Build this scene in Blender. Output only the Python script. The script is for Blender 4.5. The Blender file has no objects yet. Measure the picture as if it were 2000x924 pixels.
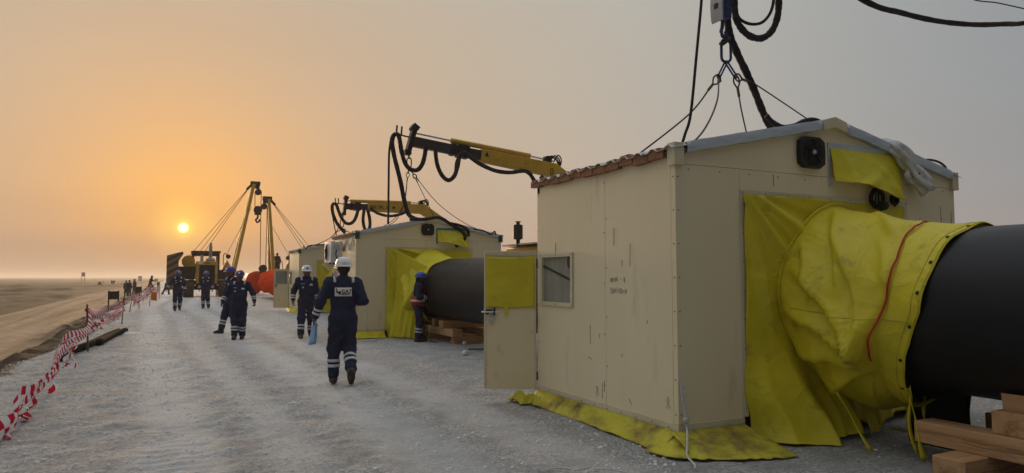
import bpy, bmesh, math, random
import numpy as np
from mathutils import Vector, Matrix
from mathutils.bvhtree import BVHTree
R = math.radians
S = bpy.context.scene
C = S.collection
rnd = random.Random(7)
nrng = np.random.default_rng(5)

# ------------------------------------------------------------------ camera
CAM = Vector((0, 0, 1.5)); FPX = 1350.0; HORIZON = 542.0
YAW = R(26.4); PITCH = math.atan((HORIZON - 462) / FPX)
cam_d = bpy.data.cameras.new('camera'); cam = bpy.data.objects.new('camera', cam_d); C.objects.link(cam)
cam.location = CAM; cam.rotation_euler = (R(90) + PITCH, 0, -YAW)
cam_d.sensor_width = 36; cam_d.lens = 36 * FPX / 2000; cam_d.clip_start = 0.05; cam_d.clip_end = 20000
S.camera = cam
_r = Vector((math.cos(YAW), -math.sin(YAW), 0)); _f0 = Vector((math.sin(YAW), math.cos(YAW), 0))
_f = _f0 * math.cos(PITCH) + Vector((0, 0, math.sin(PITCH))); _u = -_f0 * math.sin(PITCH) + Vector((0, 0, math.cos(PITCH)))
def ray(x, y): return _f * FPX + _r * (x - 1000) + _u * (462 - y)
def on_z(x, y, z=0.0):                 # where the sight line meets a level plane (ground, table)
    r = ray(x, y); return CAM + r * ((z - CAM.z) / r.z)
def on_x(x, y, X):                     # ... a wall that runs along the row
    r = ray(x, y); return CAM + r * (X / r.x)
def on_y(x, y, Y):                     # ... a wall across the row
    r = ray(x, y); return CAM + r * (Y / r.y)

# ------------------------------------------------------------------ sky, sun, exposure
def lin(r, g, b):
    f = lambda c: (c / 255 / 12.92) if c / 255 <= .04045 else ((c / 255 + .055) / 1.055) ** 2.4
    return (f(r), f(g), f(b), 1)
sun_dir = ray(358, 445).normalized()
SUN_EL = math.asin(sun_dir.z); SUN_AZ = math.atan2(sun_dir.x, sun_dir.y)
W = bpy.data.worlds.new('World'); S.world = W; W.use_nodes = True
nt = W.node_tree; nt.nodes.clear()
def N(t, **k):
    n = nt.nodes.new(t)
    for a, v in k.items(): setattr(n, a, v)
    return n
L = lambda a, b: nt.links.new(a, b)
def MATH(op, a, b=None, c=None, clamp=False):
    n = N('ShaderNodeMath', operation=op, use_clamp=clamp)
    for i, v in enumerate((a, b, c)):
        if v is None: continue
        if isinstance(v, (int, float)): n.inputs[i].default_value = v
        else: L(v, n.inputs[i])
    return n.outputs[0]
def RAMP(fac, stops, interp='LINEAR'):
    n = N('ShaderNodeValToRGB'); cr = n.color_ramp; cr.interpolation = interp
    while len(cr.elements) < len(stops): cr.elements.new(0.5)
    for e, (p, c) in zip(cr.elements, stops):
        e.position = p; e.color = c
    L(fac, n.inputs[0]); return n.outputs[0]
def MIX(f, a, b, bt='MIX'):
    n = N('ShaderNodeMix', data_type='RGBA', blend_type=bt)
    for s, v in ((n.inputs[0], f), (n.inputs[6], a), (n.inputs[7], b)):
        if isinstance(v, (int, float)): s.default_value = v
        elif isinstance(v, tuple): s.default_value = v
        else: L(v, s)
    return n.outputs[2]
tc = N('ShaderNodeTexCoord')
vn = N('ShaderNodeVectorMath', operation='NORMALIZE'); L(tc.outputs['Generated'], vn.inputs[0])
dt = N('ShaderNodeVectorMath', operation='DOT_PRODUCT'); L(vn.outputs[0], dt.inputs[0]); dt.inputs[1].default_value = sun_dir
ang = MATH('DIVIDE', MATH('ARCCOSINE', MATH('MINIMUM', dt.outputs['Value'], 0.9999999)), math.pi)   # 0..1 for 0..180 deg
sx = N('ShaderNodeSeparateXYZ'); L(vn.outputs[0], sx.inputs[0])
elev = MATH('DIVIDE', MATH('ARCSINE', sx.outputs['Z']), math.pi / 2)                                   # 0..1 for 0..90 deg
A = lambda d: d / 180.0
glow = RAMP(ang, [(0, lin(255, 206, 92)), (A(1.6), lin(253, 190, 86)), (A(4), lin(242, 180, 104)), (A(8), lin(220, 176, 127)),
                  (A(13), lin(203, 174, 143)), (A(20), lin(192, 173, 151)), (A(28), lin(186, 174, 157)), (A(38), lin(179, 174, 164)),
                  (A(50), lin(164, 166, 164)), (A(62), lin(150, 155, 158)), (A(95), lin(130, 137, 144)), (1, lin(84, 92, 104))], 'B_SPLINE')
# upper sky brightened above the view to add light on the ground: paler, cooler
glow = MIX(RAMP(elev, [(.20, (0, 0, 0, 1)), (.62, (1, 1, 1, 1))], 'EASE'), glow, lin(236, 239, 244))
# dusty layer low over the desert: duller and pinker near the horizon, all the way round
low = RAMP(elev, [(0, (1, 1, 1, 1)), (0.022, (.95, .95, .95, 1)), (0.045, (.55, .55, .55, 1)), (0.085, (.3, .3, .3, 1)), (0.17, (.1, .1, .1, 1)), (0.30, (0, 0, 0, 1))], 'EASE')
band = RAMP(ang, [(0, lin(216, 158, 108)), (A(4), lin(196, 154, 116)), (A(9), lin(182, 150, 122)), (A(18), lin(184, 153, 130)),
                  (A(34), lin(190, 164, 146)), (A(55), lin(164, 152, 146)), (A(100), lin(126, 121, 122)), (1, lin(72, 73, 80))], 'B_SPLINE')
base = MIX(low, glow, band)
# the side of the sky turned away from the setting sun is dimmer
base = MIX(1.0, base, RAMP(MATH('MULTIPLY_ADD', dt.outputs['Value'], .5, .5), [(0, (.28, .29, .31, 1)), (.30, (.50, .51, .53, 1)), (.5, (.92, .92, .93, 1)), (.62, (1, 1, 1, 1))]), 'MULTIPLY')
# thin high haze: faint unevenness
nz = N('ShaderNodeTexNoise'); nz.inputs['Scale'].default_value = 1.6; nz.inputs['Detail'].default_value = 4
mp = N('ShaderNodeMapping'); mp.inputs['Scale'].default_value = (1, 1, 3.2); L(vn.outputs[0], mp.inputs[0]); L(mp.outputs[0], nz.inputs['Vector'])
base = MIX(1.0, base, RAMP(nz.outputs['Fac'], [(.3, (.965, .965, .97, 1)), (.7, (1.03, 1.03, 1.025, 1))]), 'MULTIPLY')
disc = RAMP(MATH('MULTIPLY', ang, 60.0, clamp=True), [(0, (6, 4.4, 1.1, 1)), (.105, (5, 3.4, .55, 1)), (.128, (.34, .30, .04, 1)), (.30, (.13, .11, .006, 1)), (.85, (.0, .0, .0, 1))])
sky = MIX(1.0, base, disc, 'ADD')
nish = N('ShaderNodeTexSky', sky_type='NISHITA'); nish.sun_disc = False; nish.sun_elevation = SUN_EL; nish.sun_rotation = SUN_AZ
nish.dust_density = 6; nish.air_density = 1.4; nish.altitude = 0
bg1 = N('ShaderNodeBackground'); L(sky, bg1.inputs[0]); bg1.inputs[1].default_value = .66
bg2 = N('ShaderNodeBackground'); L(nish.outputs[0], bg2.inputs[0]); bg2.inputs[1].default_value = 0.05
ad = N('ShaderNodeMixShader'); ad.inputs[0].default_value = 0.08; L(bg1.outputs[0], ad.inputs[1]); L(bg2.outputs[0], ad.inputs[2])
wo = N('ShaderNodeOutputWorld'); L(ad.outputs[0], wo.inputs[0])
sl = bpy.data.lights.new('sun', 'SUN'); sl.energy = 2.4; sl.angle = R(10); sl.color = (1, .66, .36)
so = bpy.data.objects.new('sun', sl); C.objects.link(so); so.location = (-20, 60, 30)
so.rotation_euler = sun_dir.to_track_quat('Z', 'Y').to_euler()
vs = S.view_settings; vs.view_transform = 'Standard'; vs.look = 'None'; vs.exposure = 0.72; vs.gamma = 1
S.render.engine = 'CYCLES'

# ------------------------------------------------------------------ materials
M = {}
def pm(name, c1, c2=None, scale=4, rough=.7, bump=0, bscale=30, metal=0, stretch=(1, 1, 1), grime=None, gscale=2.0, glo=.55, ghi=.75, spec=.3, translucent=0, uv=False, crease=0):
    """noise-mottled paint/cloth/stone: c1..c2 by noise, optional grime colour by a second noise, fine bump"""
    global nt
    m = bpy.data.materials.new(name); m.use_nodes = True; nt = m.node_tree
    b = nt.nodes['Principled BSDF']; out = nt.nodes['Material Output']
    t = N('ShaderNodeTexCoord'); mp = N('ShaderNodeMapping'); mp.inputs['Scale'].default_value = stretch
    L(t.outputs['UV' if uv else 'Object'], mp.inputs[0])
    n = N('ShaderNodeTexNoise'); n.inputs['Scale'].default_value = scale; n.inputs['Detail'].default_value = 6; n.inputs['Roughness'].default_value = .62
    L(mp.outputs[0], n.inputs['Vector'])
    c2 = c2 or c1
    col = RAMP(n.outputs['Fac'], [(.3, (*c1, 1)), (.7, (*c2, 1))])
    if grime:
        g = N('ShaderNodeTexNoise'); g.inputs['Scale'].default_value = gscale; g.inputs['Detail'].default_value = 9; g.inputs['Roughness'].default_value = .72
        L(mp.outputs[0], g.inputs['Vector'])
        col = MIX(RAMP(g.outputs['Fac'], [(glo, (0, 0, 0, 1)), (ghi, (1, 1, 1, 1))]), col, (*grime, 1))
    L(col, b.inputs['Base Color']); b.inputs['Metallic'].default_value = metal
    b.inputs['Specular IOR Level'].default_value = spec
    rr = RAMP(n.outputs['Fac'], [(.2, (rough * .85,) * 3 + (1,)), (.8, (min(1, rough * 1.12),) * 3 + (1,))]); L(rr, b.inputs['Roughness'])
    if bump:
        n2 = N('ShaderNodeTexNoise'); n2.inputs['Scale'].default_value = bscale; n2.inputs['Detail'].default_value = 5; L(mp.outputs[0], n2.inputs['Vector'])
        bp = N('ShaderNodeBump'); bp.inputs['Strength'].default_value = bump; bp.inputs['Distance'].default_value = .02
        L(n2.outputs['Fac'], bp.inputs['Height']); L(bp.outputs[0], b.inputs['Normal'])
    if crease:
        hs = None
        for sc_, am_ in ((2.1, 1.0), (5.0, .35), (13, .10)):
            nn = N('ShaderNodeTexNoise'); nn.inputs['Scale'].default_value = sc_; nn.inputs['Detail'].default_value = 2; nn.inputs['Distortion'].default_value = .7; L(mp.outputs[0], nn.inputs['Vector'])
            r_ = MATH('MULTIPLY', MATH('POWER', MATH('ABSOLUTE', MATH('SUBTRACT', nn.outputs['Fac'], .5)), .7), am_); hs = r_ if hs is None else MATH('ADD', hs, r_)
        b2 = N('ShaderNodeBump'); b2.inputs['Strength'].default_value = crease; b2.inputs['Distance'].default_value = .12; b2.invert = True
        L(hs, b2.inputs['Height'])
        if bump: L(bp.outputs[0], b2.inputs['Normal'])
        L(b2.outputs[0], b.inputs['Normal'])
    if translucent:
        tr = N('ShaderNodeBsdfTranslucent'); L(col, tr.inputs[0])
        mx = N('ShaderNodeMixShader'); mx.inputs[0].default_value = translucent; L(b.outputs[0], mx.inputs[1]); L(tr.outputs[0], mx.inputs[2]); L(mx.outputs[0], out.inputs[0])
    M[name] = m; return m
pm('cream_panel', (.73, .625, .405), (.80, .69, .46), 1.3, .5, .05, 60, stretch=(1, 1, .22), grime=(.42, .34, .21), gscale=2.6, glo=.59, ghi=.90, spec=.35)
pm('cream_trim', (.66, .59, .41), (.58, .50, .33), 3, .5, .03, 60, grime=(.3, .22, .12), gscale=5, glo=.62, ghi=.8)
pm('door_cream', (.80, .68, .43), (.74, .62, .38), 1.5, .5, .03, 60, grime=(.40, .32, .19), gscale=3, glo=.62, ghi=.85)
pm('tarp', (.82, .69, .03), (.70, .59, .03), 2.2, crease=.32, rough=.5, bump=.12, bscale=40, grime=(.20, .15, .04), gscale=3.4, glo=.56, ghi=.80, spec=.4, translucent=.2)
pm('tarp_dirty', (.64, .585, .04), (.46, .38, .045), 3.0, crease=.3, rough=.6, bump=.2, bscale=30, grime=(.16, .10, .04), gscale=3.2, glo=.47, ghi=.68, spec=.3, translucent=.1)
pm('tarp_bright', (.84, .73, .03), (.74, .64, .03), 2, crease=.3, rough=.5, bump=.12, bscale=40, grime=(.30, .24, .05), gscale=2.5, glo=.62, ghi=.85, spec=.35, translucent=.2)
pm('galvanised', (.42, .47, .52), (.62, .66, .70), 5, .42, .1, 25, metal=.35, stretch=(.5, .5, 3))
pm('rust_foam', (.24, .105, .05), (.36, .185, .095), 9, .9, .6, 22, grime=(.16, .09, .05), gscale=6, glo=.5, ghi=.7)
pm('roof_sheet', (.42, .44, .45), (.52, .53, .53), 2, .5, .05, 20, metal=.3)
pm('dark_plastic', (.012, .013, .014), (.022, .022, .024), 12, .42, .05, 50)
pm('dark_void', (.006, .006, .007), (.01, .01, .01), 2, .9)
pm('hub_grey', (.5, .5, .5), (.4, .4, .4), 8, .5)
pm('glass_dusty', (.16, .165, .15), (.30, .295, .26), 3, .22, .05, 40, stretch=(1, 1, .25), grime=(.36, .33, .27), gscale=5, glo=.5, ghi=.75, spec=.6)
pm('pipe_black', (.006, .0065, .008), (.011, .0115, .013), 3, .42, .04, 90, grime=(.024, .024, .025), gscale=4, glo=.6, ghi=.86, spec=.26)
pm('pipe_grey', (.30, .31, .31), (.24, .25, .25), 1, .6, .05, 20)
pm('wood', (.56, .33, .16), (.42, .23, .10), 2.0, .8, .35, 28, stretch=(4, .35, 4), grime=(.17, .085, .04), gscale=2.0, glo=.52, ghi=.74)
pm('wood_end', (.44, .25, .11), (.30, .15, .06), 9, .85, .4, 40, grime=(.15, .07, .03), gscale=5, glo=.56, ghi=.7)
pm('wood_across', (.56, .33, .16), (.42, .23, .10), 2.0, .8, .35, 28, stretch=(.35, 4, 4), grime=(.17, .085, .04), gscale=2.0, glo=.52, ghi=.74)
pm('hose_black', (.011, .011, .012), (.02, .02, .021), 8, .72, .6, 22, grime=(.05, .045, .04), gscale=6, glo=.6, ghi=.8)
pm('cable_dark', (.025, .022, .02), (.05, .042, .035), 20, .55, .1, 50)
pm('steel_wire', (.10, .085, .07), (.16, .13, .10), 30, .5, metal=.5)
pm('blue_paint', (.02, .035, .12), (.03, .05, .17), 6, .45, .05, 30, grime=(.03, .03, .04), gscale=8)
pm('boom_yellow', (.60, .36, .035), (.50, .29, .03), 2, .45, .03, 40, grime=(.13, .08, .03), gscale=3, glo=.58, ghi=.8)
pm('boom_dark', (.022, .022, .024), (.04, .038, .036), 5, .5, .05, 30)
pm('machine_yellow', (.62, .36, .04), (.50, .28, .035), 1.5, .55, .05, 20, grime=(.14, .08, .035), gscale=1.6, glo=.54, ghi=.78)
pm('machine_dark', (.03, .026, .022), (.055, .045, .035), 3, .6, .1, 20)
pm('machine_black', (.008, .008, .008), (.015, .014, .013), 3, .5)
pm('track_steel', (.07, .05, .035), (.12, .085, .055), 4, .7, .3, 20)
pm('chrome', (.55, .56, .57), (.6, .6, .6), 4, .2, metal=.9)
pm('orange_sheet', (.84, .085, .02), (.78, .07, .018), 2, .9, .2, 12, translucent=.2, spec=.0)
pm('white_plastic', (.70, .70, .68), (.62, .62, .60), 4, .5, .03, 30, grime=(.42, .38, .32), gscale=4, glo=.6, ghi=.85)
pm('rope_white', (.62, .61, .58), (.5, .49, .46), 30, .85, .8, 70)
pm('red_cord', (.5, .03, .02), (.4, .025, .02), 10, .6)
pm('green_paint', (.015, .07, .04), (.02, .09, .05), 6, .5)
pm('navy_cloth', (.021, .026, .056), (.028, .034, .070), 7, .85, .35, 45, grime=(.045, .047, .07), gscale=3, glo=.58, ghi=.82, spec=.15)
pm('band_reflective', (.62, .63, .64), (.52, .53, .54), 20, .45)
pm('skin', (.15, .072, .042), (.18, .088, .052), 9, .55, .1, 60)
pm('hair_black', (.008, .007, .006), (.014, .012, .01), 30, .6, .5, 60)
pm('boot_leather', (.035, .026, .02), (.06, .045, .034), 12, .7, .3, 40, grime=(.2, .19, .17), gscale=8, glo=.55, ghi=.75)
pm('glove', (.05, .05, .04), (.12, .10, .05), 14, .8)
pm('helmet_white', (.74, .76, .74), (.68, .70, .68), 5, .35, spec=.5)
pm('helmet_blue', (.022, .055, .30), (.03, .07, .36), 5, .35, spec=.5)
pm('helmet_navy', (.022, .04, .15), (.03, .05, .19), 5, .4, spec=.5)
pm('helmet_violet', (.06, .045, .24), (.07, .055, .28), 5, .4, spec=.5)
pm('sticker_white', (.78, .78, .76), (.72, .72, .70), 6, .5)
pm('print_black', (.008, .008, .009), (.012, .012, .012), 6, .6)
pm('vest_red', (.42, .02, .03), (.34, .016, .026), 6, .8, .3, 40)
pm('tool_orange', (.75, .19, .02), (.66, .15, .02), 8, .45)
pm('folder_blue', (.10, .28, .56), (.13, .33, .62), 3, .4, translucent=.1)
pm('paper', (.75, .76, .76), (.7, .7, .7), 3, .7)
pm('stone_pale', (.78, .775, .75), (.66, .655, .63), 6, .9, .4, 20)
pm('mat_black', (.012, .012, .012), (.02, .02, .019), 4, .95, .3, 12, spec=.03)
pm('sign_black', (.02, .018, .016), (.03, .026, .022), 3, .7)
pm('stake_wood', (.20, .12, .06), (.14, .08, .04), 5, .85, .3, 40, stretch=(4, 4, .6))
pm('graffiti', (.10, .075, .045), (.16, .12, .075), 12, .9)
pm('rust_mark', (.14, .07, .03), (.20, .11, .055), 12, .9)
pm('ply_pale', (.55, .5, .42), (.6, .55, .46), 2, .7)
pm('blue_tarp', (.06, .16, .36), (.08, .2, .42), 4, .5)
pm('tarp_white', (.68, .68, .66), (.50, .50, .49), 7, .7, .5, 30, grime=(.30, .28, .25), gscale=5, glo=.5, ghi=.75)
pm('amber', (.75, .36, .02), (.7, .3, .02), 4, .4)
pm('hazard_yellow', (.62, .42, .03), (.5, .33, .03), 3, .55)
# red and white barricade tape: printed blocks along the ribbon's own length
m = bpy.data.materials.new('tape_print'); m.use_nodes = True; nt = m.node_tree; b = nt.nodes['Principled BSDF']
t = N('ShaderNodeUVMap'); t.uv_map = 'UVMap'; s = N('ShaderNodeSeparateXYZ'); L(t.outputs[0], s.inputs[0])
fr = MATH('FRACT', MATH('ADD', MATH('DIVIDE', s.outputs[0], .26), MATH('MULTIPLY', s.outputs[1], .25)))
col = MIX(MATH('GREATER_THAN', fr, .5), (.74, .72, .72, 1), (.52, .018, .05, 1)); L(col, b.inputs['Base Color']); b.inputs['Roughness'].default_value = .9; b.inputs['Specular IOR Level'].default_value = .05
tr = N('ShaderNodeBsdfTranslucent'); L(col, tr.inputs[0]); mx = N('ShaderNodeMixShader'); mx.inputs[0].default_value = .3
L(b.outputs[0], mx.inputs[1]); L(tr.outputs[0], mx.inputs[2]); L(mx.outputs[0], nt.nodes['Material Output'].inputs[0]); M['tape_print'] = m
# hazard stripes painted on a counterweight (object space diagonal bars)
m = bpy.data.materials.new('stripes'); m.use_nodes = True; nt = m.node_tree; b = nt.nodes['Principled BSDF']
t = N('ShaderNodeTexCoord'); s = N('ShaderNodeSeparateXYZ'); L(t.outputs['Object'], s.inputs[0])
fr = MATH('FRACT', MATH('ADD', MATH('MULTIPLY', s.outputs[2], 2.0), MATH('MULTIPLY', s.outputs[0], -1.15)))
L(MIX(MATH('GREATER_THAN', fr, .55), (.20, .115, .04, 1), (.05, .034, .02, 1)), b.inputs['Base Color']); b.inputs['Roughness'].default_value = .6; M['stripes'] = m

# ------------------------------------------------------------------ mesh helpers
def catmull(pts, sub=6, closed=False):
    P = [Vector(p) for p in pts]; n = len(P)
    if n < 3: return P
    out = []
    rng = range(n if closed else n - 1)
    for i in rng:
        g = (lambda k: P[k % n]) if closed else (lambda k: P[max(0, min(n - 1, k))])
        p0, p1, p2, p3 = g(i - 1), g(i), g(i + 1), g(i + 2)
        for s in range(sub):
            t = s / sub
            out.append(.5 * ((2 * p1) + (p2 - p0) * t + (2 * p0 - 5 * p1 + 4 * p2 - p3) * t * t + (3 * p1 - p0 - 3 * p2 + p3) * t ** 3))
    if not closed: out.append(P[-1])
    return out
class MB:
    def __init__(s): s.v = []; s.f = []; s.uv = None
    def add(s, vs, fs):
        o = len(s.v); s.v += [tuple(v) for v in vs]; s.f += [tuple(i + o for i in f) for f in fs]; return s
    def box(s, c, size, rot=None, taper=None):
        x, y, z = (d / 2 for d in size); tp = taper or (1, 1)
        vs = [Vector((a * x * (tp[0] if k > 0 else 1), b_ * y * (tp[1] if k > 0 else 1), k * z)) for a, b_, k in
              ((-1, -1, -1), (1, -1, -1), (1, 1, -1), (-1, 1, -1), (-1, -1, 1), (1, -1, 1), (1, 1, 1), (-1, 1, 1))]
        if rot: vs = [rot @ v for v in vs]
        c = Vector(c)
        return s.add([c + v for v in vs], [(0, 3, 2, 1), (4, 5, 6, 7), (0, 1, 5, 4), (1, 2, 6, 5), (2, 3, 7, 6), (3, 0, 4, 7)])
    def lohi(s, lo, hi): return s.box([(a + b) / 2 for a, b in zip(lo, hi)], [b - a for a, b in zip(lo, hi)])
    def bar(s, p0, p1, w, h, up=(0, 0, 1), w1=None, h1=None):       # rectangular bar, may taper
        p0, p1 = Vector(p0), Vector(p1); d = (p1 - p0).normalized(); u = Vector(up); r = d.cross(u)
        if r.length < 1e-4: r = d.cross(Vector((0, 1, 0)))
        r.normalize(); u = r.cross(d)
        w1 = w if w1 is None else w1; h1 = h if h1 is None else h1
        vs = [p + r * (a * ww / 2) + u * (b_ * hh / 2) for p, ww, hh in ((p0, w, h), (p1, w1, h1)) for a, b_ in ((-1, -1), (1, -1), (1, 1), (-1, 1))]
        return s.add(vs, [(3, 2, 1, 0), (4, 5, 6, 7), (0, 1, 5, 4), (1, 2, 6, 5), (2, 3, 7, 6), (3, 0, 4, 7)])
    def tube(s, pts, r, n=8, closed=False, cap=True):
        P = [Vector(p) for p in pts]; m = len(P); rs = r if hasattr(r, '__len__') else [r] * m
        prev = None; vs = []
        for i, p in enumerate(P):
            a = P[(i - 1) % m] if closed or i else P[0]; b_ = P[(i + 1) % m] if closed or i < m - 1 else P[-1]
            t = (b_ - a).normalized()
            if prev is None: u = t.orthogonal().normalized()
            else:
                u = prev - t * prev.dot(t); u = u.normalized() if u.length > 1e-6 else t.orthogonal().normalized()
            prev = u; w = t.cross(u)
            vs += [p + (u * math.cos(2 * math.pi * k / n) + w * math.sin(2 * math.pi * k / n)) * rs[i] for k in range(n)]
        fs = []
        for i in range(m if closed else m - 1):
            a = i * n; b_ = ((i + 1) % m) * n
            fs += [(a + k, a + (k + 1) % n, b_ + (k + 1) % n, b_ + k) for k in range(n)]
        if cap and not closed: fs += [tuple(range(n - 1, -1, -1)), tuple((m - 1) * n + k for k in range(n))]
        return s.add(vs, fs)
    def cyl(s, p0, p1, r, r1=None, n=16): return s.tube([p0, p1], [r, r if r1 is None else r1], n)
    def lathe(s, prof, c, axis=(0, 0, 1), n=20):       # prof: (radius, height)
        ax = Vector(axis).normalized(); u = ax.orthogonal().normalized(); w = ax.cross(u); c = Vector(c)
        vs = [c + ax * h + (u * math.cos(2 * math.pi * k / n) + w * math.sin(2 * math.pi * k / n)) * max(r, 1e-4) for r, h in prof for k in range(n)]
        fs = [(i * n + k, i * n + (k + 1) % n, (i + 1) * n + (k + 1) % n, (i + 1) * n + k) for i in range(len(prof) - 1) for k in range(n)]
        fs += [tuple(range(n - 1, -1, -1)), tuple((len(prof) - 1) * n + k for k in range(n))]
        return s.add(vs, fs)
    def prism(s, poly, d):                              # closed 3-D polygon pushed along d
        P = [Vector(p) for p in poly]; d = Vector(d); n = len(P)
        return s.add(P + [p + d for p in P], [tuple(range(n - 1, -1, -1)), tuple(range(n, 2 * n))] + [(k, (k + 1) % n, n + (k + 1) % n, n + k) for k in range(n)])
    def grid(s, rows, closed=False):                    # rows of points -> sheet
        m, n = len(rows), len(rows[0])
        vs = [p for r in rows for p in r]
        return s.add(vs, [(i * n + k, i * n + (k + 1) % n, (i + 1) * n + (k + 1) % n, (i + 1) * n + k) for i in range(m - 1) for k in range(n if closed else n - 1)])
    def link(s, c, along, across, ln, wd, r):           # one chain link
        a = Vector(along).normalized(); b_ = Vector(across); b_ = (b_ - a * a.dot(b_)).normalized(); c = Vector(c)
        hw = wd / 2 - r; hl = ln / 2 - r; pts = []
        for k in range(9): t = math.pi * k / 8; pts.append(c + a * (hl - hw + hw * math.sin(t)) + b_ * hw * math.cos(t))
        for k in range(9): t = math.pi * k / 8; pts.append(c - a * (hl - hw + hw * math.sin(t)) - b_ * hw * math.cos(t))
        return s.tube(pts, r, 6, closed=True)
    def build(s, name, mat, parent=None, off=None, smooth=35, thick=0, bevel=0, fix=False):
        me = bpy.data.meshes.new(name)
        v = np.array(s.v, dtype=np.float64)
        if off is not None: v = v - np.array(off)
        me.from_pydata(v.tolist(), [], s.f)
        if fix:
            bm = bmesh.new(); bm.from_mesh(me); bmesh.ops.recalc_face_normals(bm, faces=bm.faces); bm.to_mesh(me); bm.free()
        return finish(me, name, mat, parent, smooth, thick, bevel)
def finish(me, name, mat, parent=None, smooth=35, thick=0, bevel=0):
    for m_ in (mat if isinstance(mat, (list, tuple)) else [mat]): me.materials.append(M[m_])
    if smooth:
        me.polygons.foreach_set('use_smooth', [True] * len(me.polygons))
        if smooth < 180: me.set_sharp_from_angle(angle=R(smooth))
    o = bpy.data.objects.new(name, me); C.objects.link(o); o.parent = parent
    if thick: md = o.modifiers.new('thickness', 'SOLIDIFY'); md.thickness = thick; md.offset = 0
    if bevel: md = o.modifiers.new('edge', 'BEVEL'); md.width = bevel; md.segments = 2; md.limit_method = 'ANGLE'
    return o
def tag(o, label=None, cat=None, group=None, kind=None):
    for k, v in (('label', label), ('category', cat), ('group', group), ('kind', kind)):
        if v: o[k] = v
    return o
def thing(name, loc, label, cat, group=None, rz=0):
    o = bpy.data.objects.new(name, None); C.objects.link(o); o.location = loc; o.rotation_euler = (0, 0, rz); o.empty_display_size = .3
    return tag(o, label, cat, group)
def text_mb(txt, origin, xdir, zdir, size, depth=.002, bold=0):
    """printed lettering as thin real geometry lying on a surface"""
    cu = bpy.data.curves.new('print', 'FONT'); cu.body = txt; cu.size = size; cu.extrude = depth / 2; cu.offset = bold; cu.resolution_u = 2
    ob = bpy.data.objects.new('print', cu); C.objects.link(ob)
    me = bpy.data.meshes.new_from_object(ob.evaluated_get(bpy.context.evaluated_depsgraph_get()))
    x = Vector(xdir).normalized(); z = Vector(zdir).normalized(); n = x.cross(z); o = Vector(origin)
    mb = MB(); mb.add([o + x * v.co.x + z * v.co.y + n * v.co.z for v in me.vertices], [tuple(p.vertices) for p in me.polygons])
    bpy.data.objects.remove(ob); bpy.data.meshes.remove(me); bpy.data.curves.remove(cu)
    return mb
def fbm(x, y, seed=0, oct=4):                           # cheap smooth noise from rotated sines
    r = np.random.default_rng(seed); out = 0 * x; a = 1.0; f = 1.0
    for o in range(oct):
        for k in range(4):
            th = r.uniform(0, 6.283); ph = r.uniform(0, 6.283); g = f * r.uniform(.7, 1.4)
            out = out + a * np.sin((x * math.cos(th) + y * math.sin(th)) * g + ph + 1.3 * np.sin((x * math.sin(th) - y * math.cos(th)) * g * .7 + ph * 2)) / 4
        a *= .52; f *= 2.03
    return out
# ------------------------------------------------------------------ ground
def lay(a, *steps):
    out = [a]
    for b, d0, d1 in steps:                              # from current to b with spacing growing d0 -> d1
        while out[-1] < b - 1e-6:
            t = (out[-1] - a) / (b - a); out.append(min(b, out[-1] + d0 + (d1 - d0) * t))
        a = b
    return np.array(out)
def pad_edge(y): return -2.05 + .22 * np.sin(y * .31 + 1) + .12 * np.sin(y * .83) + .05 * np.sin(y * 2.9)
def ss(a, b, x): t = np.clip((x - a) / (b - a), 0, 1); return t * t * (3 - 2 * t)
TRACKS = [(-.35, .30, .02), (1.55, .30, .018), (2.6, .26, .012), (.55, .2, .008)]     # wheel ruts along the pad
def track_shift(y): return .35 * np.sin(y * .11 + .6) + .12 * np.sin(y * .27)
def height(x, y):
    near = np.exp(-np.maximum(0, np.hypot(x, y) - 14) / 22)
    d = x - pad_edge(y)
    pad = .020 * fbm(x * 1.6, y * 1.6, 1, 3) + near * (.020 * fbm(x * 6, y * 6, 2, 3) * (.5 + .5 * fbm(x * .7, y * .7, 3, 2)) + .009 * fbm(x * 15, y * 15, 4, 2))
    for tx, w, dep in TRACKS:
        g = np.exp(-((x - tx - track_shift(y)) / w) ** 4)
        pad = pad * (1 - .55 * g) - g * dep * (1 + (.22 * np.tanh(2 * np.sin(y * 36 + 9 * np.abs(x - tx - track_shift(y)))) * near * (.4 + .6 * np.tanh(2 * fbm(x * 1.3, y * .8, 12, 2))) if dep > .019 else 0))
    flat = ss(4.0, 4.6, x) * ss(3, 4, y)
    pad = pad * (1 - .6 * flat)
    slope = -.36 * ss(0, -.75, d) + .10 * np.exp(-((d + 1.0) / .28) ** 2) - .16 * ss(-1.0, -1.6, d)
    lump = (.10 * fbm(x * 2.6, y * 2.2, 6, 4)) * ss(.1, -.4, d) * ss(-2.2, -1.3, d)
    road = .035 * np.sin(x * 5.1 + .4 * np.sin(y * .06)) * ss(-1.6, -2.2, d) + .02 * fbm(x * .9, y * .25, 8, 2) * ss(-1.4, -2, d)
    far = ss(-7.2, -9.5, x + .8 * np.sin(y * .05))
    hump = far * (.17 + .48 * np.maximum(0, fbm(x * .32, y * .16, 9, 3)) * ss(-70, -18, x) + .04 * fbm(x * 1.4, y * 1.1, 10, 2))
    back = 1 - ss(150, 420, np.abs(y)) * .8
    return np.where(d > 0, pad, pad * np.exp(d * 2)) + slope + lump + (road + hump) * back
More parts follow.
